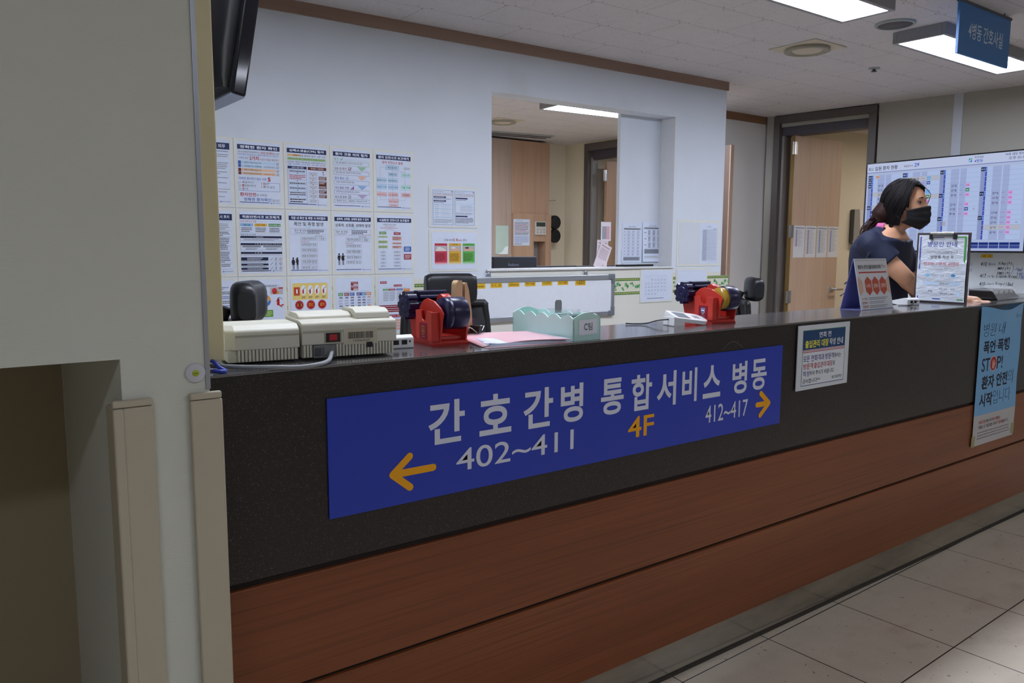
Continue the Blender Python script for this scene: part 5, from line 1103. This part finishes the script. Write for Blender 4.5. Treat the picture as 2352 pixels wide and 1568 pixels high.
# clipboard standing across the counter
t = thing('clipboard', 'standing clipboard with glossy laminated visiting notice, before the nurse', 'clipboard', on(3.737, .300), radians(-90))
MB().box(0, .236, 0, .004, 0, .318, plain('dark_brown_board', '3a3032', .5)).build('board', t, bevel=.001)
def make_laminate():
    g = G('glossy_laminate'); n = g.noise(g.mapping(scale=(14, 14, 30)), 1.0, 3, .6); n2 = g.noise(g.mapping(scale=(90, 90, 160)), 1.0, 2)
    g.bump(g.math('ADD', n, g.math('MULTIPLY', n2, .07)), 1.0, .009); g.B.inputs['Coat Weight'].default_value = 1; g.B.inputs['Coat Roughness'].default_value = .04
    return g.out(g.mix(n, srgb('ccd3de'), srgb('d2d9e4')), .12, .9)
GLOSS = make_laminate()
p = Page(.216, .300, 216, 300)
nn = 22
for i in range(nn):
    for j in range(nn): p.rect(216*i/nn, 300*j/nn, 216*(i+1)/nn, 300*(j+1)/nn, GLOSS, 1)
VB, VG = plain('notice_blue_gloss', '3f55a8', .08, coat=1), plain('notice_green_gloss', '4f9a4a', .08, coat=1)
p.rect(6, 8, 12, 292, VB, 2); p.rect(6, 8, 110, 13, VB, 2); p.rect(110, 8, 210, 13, VG, 2); p.rect(202, 8, 210, 292, VG, 2); p.rect(6, 287, 110, 292, VB, 2); p.rect(110, 287, 210, 292, VG, 2)
p.text(42, 30, 170, 54, '병문안 안내', '#4a58a0', .012); p.text(36, 72, 176, 84, '감염환자보호와 감염예방을 위해', '#8a8c98'); p.text(58, 92, 160, 108, '방명록 작성 후', BK, .006); p.text(28, 122, 186, 138, '면회는 1명씩 교대로', '#c06a70', .01); p.rect(28, 140, 186, 141, '#c06a70')
p.text(80, 150, 136, 160, '가능합니다', '#8a8c98'); p.ell(50, 182, 12, 7, '#7fb4d8'); p.ell(162, 182, 10, 7, '#3f86b8'); p.text(68, 177, 150, 188, '병문안 가능 시간', '#7a7c88')
p.rect(28, 212, 196, 226, '#bcd2ea'); p.text(56, 215, 76, 224, '평일', BK); p.text(106, 215, 174, 224, '저녁 6시 ~ 8시', BK)
p.text(56, 250, 76, 260, '주말', BK); p.text(104, 238, 170, 248, '오전 10시 ~ 12시', BK); p.rect(88, 256, 196, 272, '#b4cdea'); p.text(108, 260, 170, 269, '저녁 6시 ~  8시', BK)
for i, q in enumerate(p.v):
    x, y, z = q; p.v[i] = (x, y-.0012*(sin(x*60+z*25)+sin(z*95+x*12)*.6), z)
p.build('laminated_notice', t, loc=(.010, -.004, .308))
b = MB().tube([(.066, -.014, .316), (.17, -.014, .316)], .0055, CHROME, n=12).box(.066, .17, -.012, -.003, .298, .312, CHROME); b.build('spring_clip', t, bevel=.001)
for x in (.060, .164): MB().box(x, x+.014, -.014, -.003, .288, .312, BLACK).build('clip_jaw', t, bevel=.001)
# clear bag with dark item at the far end
t = thing('plastic_bag', 'clear plastic bag holding a dark item at the far end of the counter', 'bag', on(4.36, .19), radians(4))
MB().prism([(-.22, .004), (.16, .004), (.10, .022), (.06, .046), (-.22, .050)], -.05, .055, BLACK, 'y').build('dark_item', t, bevel=.008)
p = MB()
for k in range(4): p.box(-.20+k*.07, -.15+k*.07, -.0515, -.0495, .028, .044, plain('silver_print', 'c4c4c0', .3))
p.build('silver_pattern', t)
rr = random.Random(9); v = []; f = []; n, mm = 14, 8
for j in range(mm+1):
    for i in range(n+1):
        u, w = i/n, j/mm; prof = sin(pi*min(max(w, .0), 1))**.6; hgt = (.066*(1-max(0, u-.55)/.45) if u > .55 else .066)*prof
        v.append((-.25+.56*u, -.085+.17*w, .003+max(0, hgt)+rr.uniform(-.003, .003)*(0 < w < 1)))
for j in range(mm):
    for i in range(n): a = j*(n+1)+i; f.append((a, a+1, a+n+2, a+n+1))
MB().add(v, f, CLEAR, smooth=False).build('film', t)

# ================================================================ STATION FURNITURE BEHIND THE COUNTER
t = thing('station_desk', 'low inner desk running along the station side of the counter', 'desk', (0, 0, 0))
MB().box(.7, 4.9, .292, .47, .70, .73, OAKG).build('desk_top', t, bevel=.003)
for x in (.75, 2.3, 3.3, 4.8): MB().box(x, x+.03, .30, .46, 0, .70, OAKG).build('desk_panel', t)
LEATH = plain('black_leatherette', '17181c', .38, spec=.5)
MESHB = plain('black_mesh_fabric', '26272b', .8, bump=.4, scale=400)
def office_chair():
    t = thing('office_chair', 'x', 'office chair', (0, 0, 0), 0, 'black office chairs in the station')
    rings = []
    for j, w in enumerate((-.130, -.126, -.10, -.05, 0, .05, .10, .126, .130)):                     # head pad, wrapped forward at its ends
        ring = []; bow = -(w/.13)**2*.030; sh = (.62, .86, 1, 1, 1, 1, 1, .86, .62)[j]
        for i in range(20):
            a = 2*pi*i/20; yy = cos(a); zz = sin(a)
            ring.append((w, bow-.012+.040*sh*math.copysign(abs(yy)**.6, yy), 1.145+.074*sh*math.copysign(abs(zz)**.55, zz)))
        rings.append(ring)
    MB().ring_loft(rings, LEATH).build('headrest', t)
    MB().tube(smooth_path([(0, .045, 1.13), (0, .070, 1.06), (0, .066, .98)]), [.022]*7+[.034]*6, BLACK, n=10).build('headrest_post', t, bevel=.003)
    fr = []
    path = [(-.20, .03, .52), (-.225, .02, .75), (-.21, .035, 1.03), (-.17, .04, 1.065), (.17, .04, 1.065), (.21, .035, 1.03), (.225, .02, .75), (.20, .03, .52), (0, .05, .48), (-.20, .03, .52)]
    MB().tube(smooth_path(path, 5), .019, BLACK, n=8).build('back_frame', t)
    n = 8; v = []; f = []
    for j in range(n+1):
        for i in range(n+1): u, w = i/n*2-1, j/n; v.append((u*.205, .045-.028*(u*u)-.02*sin(pi*w)+.01, .52+.54*w))
    for j in range(n):
        for i in range(n): a = j*(n+1)+i; f.append((a, a+1, a+n+2, a+n+1))
    MB().add(v, f, MESHB, smooth=True).build('back_mesh', t, mods=(('SOLIDIFY', dict(thickness=.006)),))
    MB().box(-.24, .24, -.46, .02, .44, .51, LEATH).build('seat', t, bevel=.03, seg=4)
    for s in (-1, 1): MB().tube(smooth_path([(s*.26, -.02, .46), (s*.29, -.08, .62), (s*.28, -.1, .66)]), .016, BLACK).box(s*.28-.035, s*.28+.035, -.28, -.02, .66, .69, BLACK).build('armrest', t, bevel=.006)
    MB().lathe([(.03, .09), (.03, .3), (.022, .3), (.022, .44)], CHROME, 16, M=Matrix.Translation((0, -.2, 0))).build('gas_lift', t)
    for k in range(5):
        a = 2*pi*k/5+.3; c, s = cos(a), sin(a)
        lg = MB().tube([(0, -.2, .10), (c*.28, -.2+s*.28, .075)], [.028, .018], BLACK).build('base_leg', t)
        MB().lathe([(.026, -.02), (.03, -.01), (.03, .01), (.026, .02)], BLACK, 16, axis='x', M=Matrix.Translation((c*.28, -.2+s*.28, .03))).build('caster', lg)
    return t
oc0 = office_chair(); oc0['label'] = 'black office chair behind the beige machine, mostly its headrest seen beside the cream column'
oc0.location = (.885, 1.194, .007); oc0.rotation_euler[2] = radians(62)
dup(oc0, (2.105, 1.79, -.003), radians(-14), 'black mesh-backed office chair behind the first red tape dispenser')
dup(oc0, (4.262, 1.615, -.061), radians(46), 'black office chair beyond the second red tape dispenser, headrest in profile')
# ================================================================ SCREEN HUNG AT THE UPPER LEFT
t = thing('hanging_television', 'black television hung from the ceiling beside the column, seen from behind', 'television', (.766, .705, 1.757), rot=(0, radians(10.2), 0))
MB().box(-.040, 0, 0, .70, 0, .42, BLACKG).build('bezel', t, bevel=.006, seg=3)
MB().box(-.042, -.002, .004, .696, -.003, .0, plain('pale_lower_edge', '8f9bb8', .35)).build('lower_edge', t)
rings = []
for h, k in ((.02, .5), (.05, .85), (.12, 1), (.30, 1), (.345, .95), (.37, .75)):
    rings.append([(-.040-k*.060*math.copysign(abs(sin(a))**.7, sin(a)) if sin(a) > 0 else -.036, .34+.30*math.copysign(abs(cos(a))**.55, cos(a)), h) for a in [2*pi*i/36 for i in range(36)]])
MB().ring_loft(rings, plain('satin_black_back', '1a1a1e', .32, spec=.6)).build('rear_bulge', t)
MB().box(-.0405, -.040, .02, .68, .375, .415, plain('grey_back_strip', '5c5d60', .35)).build('upper_back_strip', t)
MB().tube([(-.07, .35, .30), (-.12, .35, .55), (-.145, .35, .735)], .02, DGREY).box(-.19, -.10, .29, .41, .725, .733, DGREY).build('ceiling_arm', t)

# ================================================================ THE NURSE
PER = thing('person', 'person in navy scrubs and black mask leaning behind the counter, long dark hair tied back', 'person', (3.867, .445, 0), -YAW)
HA = radians(-46)                                    # she looks to the right and a little towards the corridor
HC_ = Vector((.008, .0, 1.556)); HM = Matrix.Translation(HC_) @ Matrix.Rotation(HA, 4, 'Z') @ Matrix.Rotation(radians(4), 4, 'Y')
def head_pt(dx, dy, dz, k=1.0):
    x, y, z = .096*dx, .072*dy, .112*dz
    if dz < 0:
        w = -dz; y *= 1-.30*w**1.4; x *= 1-.12*w**2; x += .014*w
    if dx > 0:
        ax = abs(y)
        x += .020*math.exp(-((ax/.010)**2+((z+.018)/.018)**2))+.010*math.exp(-((ax/.008)**2+((z-.002)/.016)**2))
        x -= .011*math.exp(-(((ax-.031)/.014)**2+((z-.012)/.011)**2))
        x += .004*math.exp(-(((ax-.028)/.022)**2+((z-.034)/.008)**2))
        x += .006*math.exp(-(((ax-.04)/.018)**2+((z+.03)/.02)**2))
        x += .007*math.exp(-((ax/.02)**2+((z+.062)/.012)**2))
    return Vector((x, y, z))*k
def dirs(nu, nv):
    for j in range(1, nv):
        a = pi*j/nv
        yield [(sin(a)*cos(2*pi*i/nu), sin(a)*sin(2*pi*i/nu), -cos(a)) for i in range(nu)]
body = MB()
body.ring_loft([[tuple(HM @ head_pt(*d)) for d in ring] for ring in dirs(72, 48)], SKIN)
# trunk frame: shoulders run from her right (near) to her left (far)
SA = radians(-50); FWD = Vector((cos(SA), sin(SA), 0)); LFT = Vector((-sin(SA), cos(SA), 0))
CH = Vector((-.070, .050, 1.35)); PV = Vector((-.030, .16, .93))
def trunk_ring(c, w, d, n=28, sq=.8, dz=0):
    out = []
    for i in range(n):
        a = 2*pi*i/n; l = math.copysign(abs(cos(a))**sq, cos(a))*w; f = math.copysign(abs(sin(a))**sq, sin(a))*d
        q = c+LFT*l+FWD*f; out.append((q.x, q.y, q.z+dz*f/d))
    return out
spine = [(PV+Vector((0, 0, -.06)), .165, .115), (PV, .170, .12), (PV.lerp(CH, .25), .150, .105), (PV.lerp(CH, .55), .155, .105), (PV.lerp(CH, .85), .160, .11), (CH, .160, .108), (CH+Vector((.012, -.006, .045)), .150, .094), (CH+Vector((.020, -.012, .075)), .115, .070), (CH+Vector((.026, -.016, .095)), .066, .058)]
body.ring_loft([trunk_ring(c, w, d) for c, w, d in spine], SKIN)
NK0, NK1 = CH+Vector((.020, -.012, .06)), HC_+Vector((-.012, .006, -.07))
body.tube([NK0, NK0.lerp(NK1, .5)+Vector((-.002, 0, 0)), NK1, NK1+Vector((.006, 0, .05))], [.062, .052, .053, .05], SKIN, n=20)
SH_R = CH-LFT*.150+Vector((.006, -.004, .020)); SH_L = CH+LFT*.150+Vector((.012, 0, .022))
EL_R = Vector((-.036, -.115, 1.218)); WR_R = Vector((.092, .002, 1.140)); HD_R = WR_R+Vector((.040, -.034, -.010))
EL_L = SH_L+FWD*.10+Vector((.03, .02, -.25)); WR_L = EL_L+FWD*.20+Vector((-.02, -.05, -.02))
def limb(P, R, n=16):
    pts = smooth_path(P, 6); m = len(pts)-1; rr = []
    for i in range(m+1):
        u = i/m*(len(R)-1); k = min(int(u), len(R)-2); rr.append(R[k]+(R[k+1]-R[k])*(u-k))
    body.tube(pts, rr, SKIN, n=n)
limb([SH_R, SH_R.lerp(EL_R, .5)+Vector((-.004, -.006, 0)), EL_R, EL_R.lerp(WR_R, .4), WR_R], [.056, .047, .041, .040, .026])
limb([SH_L, SH_L.lerp(EL_L, .5), EL_L, EL_L.lerp(WR_L, .4), WR_L], [.056, .047, .040, .039, .026])
def hand(W, D, N, side):
    """palm, four bent fingers of different lengths and a thumb from the side of the palm"""
    D = D.normalized(); N = (N-D*N.dot(D)).normalized(); S_ = D.cross(N)*side
    body.tube([W, W+D*.03, W+D*.065, W+D*.085], [.024, .026, .027, .018], SKIN, n=12)
    for k, (o, L_) in enumerate(((.026, .066), (.009, .074), (-.008, .069), (-.024, .055))):
        b0 = W+D*.078+S_*o; p1 = b0+D*L_*.45+N*.004; p2 = p1+D*L_*.3-N*.008; p3 = p2+D*L_*.2-N*.014
        body.tube(smooth_path([b0-D*.015, b0, p1, p2, p3], 4), [.0098]*9+[.0088]*4+[.0078]*4, SKIN, n=8)
    b0 = W+D*.025+S_*.026; body.tube(smooth_path([b0-S_*.012, b0+S_*.014+D*.02, b0+S_*.020+D*.045-N*.006, b0+S_*.014+D*.064-N*.012], 4), [.0125]*5+[.011]*4+[.009]*4, SKIN, n=8)
hand(WR_R, (HD_R-WR_R), Vector((0, 0, 1)), 1)
hand(WR_L, WR_L-EL_L, Vector((0, 0, 1)), -1)
for s in (-1, 1):                                    # legs down to the floor
    hip = PV+LFT*.085*s+Vector((0, 0, -.05)); kn = Vector((hip.x+.03, hip.y-.02, .49)); an = Vector((hip.x-.01, hip.y+.01, .09))
    limb([hip, hip.lerp(kn, .5), kn, kn.lerp(an, .4), an], [.088, .072, .055, .052, .036])
    limb([an+Vector((0, 0, -.02)), an+FWD*.06+Vector((0, 0, -.05)), an+FWD*.16+Vector((0, 0, -.062))], [.036, .034, .022])
bo = body.build('body', PER, smooth=True, mods=(('REMESH', dict(mode='VOXEL', voxel_size=.0042, use_smooth_shade=True)), ('SMOOTH', dict(factor=.5, iterations=3))))
# eyes and brows
EYE = plain('eye_white', 'cfc8c4', .2); IRIS = plain('dark_iris', '1a100c', .12); BROW = plain('brow_hair', '2a1c18', .8)
for s in (-1, 1):
    e = MB().ellipsoid((0, 0, 0), (.0105, .0135, .0060), EYE, 18, 12); o = e.build('eye', PER); o.matrix_local = HM @ Matrix.Translation((.0715-.0, s*.031, .012)) @ Matrix.Rotation(s*radians(16), 4, 'Z')
    MB().ellipsoid((.0068, -s*.001+.0012, .0002), (.0045, .0062, .0056), IRIS, 16, 10).build('iris', o)
    b = MB(); P = [(.0822-.0035*t*t-.0035*(t > .2)*t, s*.031+.0150*t*s, .0125+.0058*(1-t*t)+.001*t) for t in (-1, -.6, -.2, .2, .6, 1)]
    b.tube(smooth_path(P, 3), .0021, BROW, n=6); o = b.build('eyelid_line', PER); o.matrix_local = HM
    P = [(.0875-.011*max(0, t)**2, s*(.014+.032*(t+1)/2), .034+.004*sin(pi*(t+1)/2)-.003*(t > .8)) for t in (-1, -.5, 0, .5, 1)]
    b = MB().tube(smooth_path(P, 4), [.0016]*4+[.0030]*8+[.0022]*3+[.001]*2, BROW, n=6); o = b.build('eyebrow', PER); o.matrix_local = HM
# face mask with pleats and ear loops
MASK = plain('black_mask_cloth', '0f0f12', .7, bump=.15, scale=200)
v = []; f = []; n, m_ = 30, 16
for j in range(m_+1):
    t_ = j/m_
    for i in range(n+1):
        s_ = i/n*2-1; ps = s_*radians(74)
        zt = .002-.028*abs(s_)**1.3; zb = -.113+.030*abs(s_)**1.6; z = zt+(zb-zt)*t_
        base = head_pt(*(Vector((cos(ps)*.95, sin(ps), max(-1, z/.112*.98))).normalized()))
        tent = .016*math.exp(-(s_/.32)**2)*sin(pi*(.12+.80*t_))**.8
        x = max(.030, .0).real; R_ = .102+tent
        q = Vector((R_*cos(ps)**.9+.006, .0755*sin(ps)*(1-.16*t_), z))
        q.x -= .030*max(0, t_-.72)/.28*(1-.3*abs(s_)) if t_ > .72 else 0
        q.x += .0016*sin(t_*pi*7)*(1-s_*s_)
        v.append(tuple(q))
for j in range(m_):
    for i in range(n): a = j*(n+1)+i; f.append((a, a+1, a+n+2, a+n+1))
o = MB().add(v, f, MASK, smooth=True).build('face_mask', PER, mods=(('SOLIDIFY', dict(thickness=.002)),)); o.matrix_local = HM
for s in (-1, 1):
    for z0, z1 in ((-.027, -.004), (-.086, -.048)):
        b = MB().tube(smooth_path([(.033, s*.0735*(1 if z0 > -.05 else .86), z0), (.012, s*.078, (z0+z1)/2), (-.008, s*.080, z1)], 5), .0016, MASK, n=6).build('ear_loop', o)
# hair: swept cap, long gathered tail, loose strands
HAIR = plain('dark_hair', '0d090b', .6, spec=.22, bump=.4, scale=120); HAIRB = plain('brown_hair_ends', '2a1512', .6, spec=.2, bump=.4, scale=120)
v = []; f = []; nu, nv = 160, 90; keep = {}
def hair_pt(d):
    dx, dy, dz = d; x, y, z = .109*dx, .088*dy, .126*dz+.004
    if dx < .35 and dz < 0:                          # volume carried down the side and nape
        g = min(1, -dz*1.3); rr = sqrt(dx*dx+dy*dy) or 1
        x = x*(1-g)+(.100*dx/rr)*g*(1-.22*g); y = y*(1-g)+(.084*dy/rr)*g*(1-.16*g)
    wav = 1+.012*sin(14*atan2(dy, dx)+5*dz)+.008*sin(31*atan2(dy, dx))
    return Vector((x*wav-.004, y*wav, z))
def is_hair(d):
    dx, dy, dz = d; az = atan2(dy, dx); el = math.asin(max(-1, min(1, dz)))
    edge = radians(38)-.42*az if az < 0 else radians(44)-.20*az       # sweep: lower on her right temple
    lim = radians(60) if el > -.15 else radians(66)+.25*(-el)
    if abs(az) > lim+.0: return el > radians(-58) or dx < -.1
    return el > edge*(1-.62*(abs(az)/lim)**3) 
grid_ = []
for j in range(1, nv):
    a = pi*j/nv
    for i in range(nu):
        d = (sin(a)*cos(2*pi*i/nu), sin(a)*sin(2*pi*i/nu), -cos(a)); grid_.append(d); v.append(tuple(hair_pt(d)))
for j in range(nv-2):
    for i in range(nu):
        q = (j*nu+i, j*nu+(i+1) % nu, (j+1)*nu+(i+1) % nu, (j+1)*nu+i)
        if all(is_hair(grid_[k]) for k in q): f.append(q)
top = len(v); v.append(tuple(hair_pt((0, 0, 1)))); f += [((nv-2)*nu+i, (nv-2)*nu+(i+1) % nu, top) for i in range(nu)]
hb = MB().add(v, f, HAIR, smooth=True)
ho = hb.build('hair', PER, mods=(('SOLIDIFY', dict(thickness=.012, offset=-1)),)); ho.matrix_local = HM
st_ = MB(); rr = random.Random(21)
for k in range(120):                                  # locks combed from the parting back over the ear
    rr_k = -1.35-.0155*k; az0 = rr.uniform(-.9, .1) if k < 70 else rr.uniform(-3, .2); el0 = rr.uniform(.85, 1.3); P = []
    for q in range(7):
        u = q/6; az = az0+(rr_k-az0)*u**.42; el = el0+(rr.uniform(-.75, -.95)-el0)*u**1.4
        P.append(hair_pt((cos(el)*cos(az), cos(el)*sin(az), sin(el)))*1.012)
    st_.tube(smooth_path(P, 4), [.001+.0018*sin(pi*min(1, i/24)) for i in range(25)], HAIR, n=5)
o = st_.build('hair_locks', ho)
lk = MB()
for k in range(2): lk.tube(smooth_path([hair_pt((.55, .35+.05*k, .76)), Vector((.092, .048+.004*k, .062)), Vector((.090, .056+.002*k, .036-.004*k)), Vector((.080, .062, .008-.006*k))], 5), .0008, HAIR, n=5)
lk.build('far_side_strands', ho)
tl = MB(); B0 = Vector((-.075, .05, 1.47))
tl.tube(smooth_path([Vector((-.055, .035, 1.545)), Vector((-.085, .045, 1.50)), Vector((-.105, .05, 1.46)), Vector((-.140, .045, 1.435)), Vector((-.168, .03, 1.40)), Vector((-.178, .015, 1.355)), Vector((-.186, .01, 1.325))], 5), [.050]*6+[.040]*5+[.026]*5+[.020]*5+[.014]*5+[.007]*4+[.003], HAIRB, n=14)
for k in range(110):
    a = rr.uniform(-.032, .032); e = rr.uniform(-.05, .05); drop = rr.uniform(.0, .14)
    tl.tube(smooth_path([Vector((-.08, .045+a, 1.48+e*.4)), Vector((-.125, .042+a, 1.455+e*.6)), Vector((-.160+rr.uniform(-.015, .01), .03+a, 1.43+e*.6-drop*.4)), Vector((-.178+rr.uniform(-.02, .012), .02+a, 1.41+e*.3-drop))], 5), [.0042-.0036*i/15 for i in range(16)], HAIRB, n=5)
for k in range(5): tl.tube(smooth_path([Vector((-.11, .02, 1.475)), Vector((-.145, .0, 1.480+.004*k)), Vector((-.172-.004*k, -.01, 1.488-.006*k))], 5), [.003-.0026*i/10 for i in range(11)], HAIRB, n=5)
tl.build('ponytail', ho); [setattr(c, 'matrix_parent_inverse', HM.inverted()) for c in ho.children if c.name.startswith('ponytail')]
# scrub top
NAVY = plain('navy_scrub_cloth', '131c38', .75, var=.10, scale=9, bump=.25)
def grow(c, w, d, k): return trunk_ring(c, w+k, d+k, 40)
top = MB()
sp = [(PV+Vector((0, 0, -.10)), .185, .135), (PV, .188, .138), (PV.lerp(CH, .3), .172, .124), (PV.lerp(CH, .6), .166, .122), (PV.lerp(CH, .85), .174, .126), (CH, .174, .122), (CH+Vector((.010, -.006, .038)), .166, .110)]
rings = [trunk_ring(c, w, d, 48) for c, w, d in sp]
nk = NK0+Vector((.006, -.003, .046)); r0 = rings[-1]
for k in (.25, .5, .75, 1.0):
    ring = []
    for i in range(48):
        a = 2*pi*i/48; p0 = Vector(r0[i]); vee = max(0, sin(a))**1.1
        tgt = nk+LFT*(cos(a)*.070)+FWD*(sin(a)*.062)
        tgt = tgt.lerp(CH+FWD*.112+LFT*cos(a)*.012+Vector((0, 0, .012)), vee*.95)
        q = p0.lerp(tgt, k); q.z += .012*sin(pi*k)*(1-vee); ring.append(tuple(q))
    rings.append(ring)
top.ring_loft(rings, NAVY)
def sleeve(S0, E0, k, r):
    P = [S0+LFT*(.05 if S0 is SH_R else -.05)+Vector((0, 0, .004)), S0+Vector((0, 0, .004)), S0.lerp(E0, .25), S0.lerp(E0, .45), S0.lerp(E0, k)]
    pts = smooth_path(P, 5); top.tube(pts, [r*(.95+.28*i/len(pts)) for i in range(len(pts))], NAVY, n=28)
sleeve(SH_R, EL_R, .60, .055); sleeve(SH_L, EL_L, .60, .055)
rr2 = random.Random(5)
for k in range(9):                                                  # soft folds radiating from the armpit and along the back
    s0 = SH_R+Vector((rr2.uniform(-.01, .05), rr2.uniform(-.07, -.03), rr2.uniform(-.12, -.03))); top.tube(smooth_path([s0, s0+Vector((-.03, .01, -.06)), s0+Vector((-.05-.01*k, .05, -.15))], 4), .006, NAVY, n=6)
ts = top.build('scrub_top', PER, smooth=True, mods=(('REMESH', dict(mode='VOXEL', voxel_size=.0055, use_smooth_shade=True)), ('SMOOTH', dict(factor=.5, iterations=9))))
PKC = plain('pink_collar_cloth', 'c25c94', .7)
cl = MB(); pts = []
for k in range(10):
    a = radians(255-85*k/9); pts.append(nk+LFT*(cos(a)*.071)+FWD*(sin(a)*.063))
ring_a = [q+Vector((0, 0, .012)) for q in pts]; ring_b = [q+(q-nk).normalized()*.016+Vector((0, 0, -.014)) for q in pts]
cv = []; cf = []
for q, w in zip(ring_a, ring_b): cv += [tuple(q), tuple(w)]
cf = [(2*i, 2*i+2, 2*i+3, 2*i+1) for i in range(len(pts)-1)]
COLP = [(-.092, -.083, 1.452), (-.073, -.098, 1.448), (-.062, -.118, 1.420), (-.060, -.128, 1.410), (-.078, -.120, 1.414), (-.094, -.100, 1.430)]
cl.add(cv, cf, PKC, smooth=True).build('collar_facing', ts, mods=(('SOLIDIFY', dict(thickness=.003)),))
# trousers and shoes
tr = MB()
for s in (-1, 1):
    hip = PV+LFT*.085*s+Vector((0, 0, -.05)); kn = Vector((hip.x+.03, hip.y-.02, .49)); an = Vector((hip.x-.01, hip.y+.01, .10))
    tr.tube(smooth_path([hip+Vector((0, 0, .03)), hip.lerp(kn, .5), kn, kn.lerp(an, .5), an], 5), [.105]*5+[.09]*5+[.075]*5+[.068]*5+[.066], NAVY, n=20)
tr.ring_loft([trunk_ring(c, w, d, 28) for c, w, d in ((PV+Vector((0, 0, -.13)), .18, .13), (PV+Vector((0, 0, -.02)), .18, .13))], NAVY)
tr.build('trousers', PER, smooth=True)
for s in (-1, 1):
    hip = PV+LFT*.085*s; an = Vector((hip.x-.01, hip.y+.01, .0))
    M_ = Matrix.Translation(an) @ Matrix.Rotation(SA, 4, 'Z')
    MB().ring_loft([[(x, w*cos(2*pi*i/18), max(.002, hgt/2+hgt/2*sin(2*pi*i/18))) for i in range(18)] for x, w, hgt in ((-.055, .02, .05), (-.045, .036, .075), (.0, .040, .085), (.06, .043, .066), (.13, .046, .05), (.18, .036, .04), (.198, .012, .02))], plain('white_shoe', 'cfcfcf', .5), M=M_).build('shoe', PER)
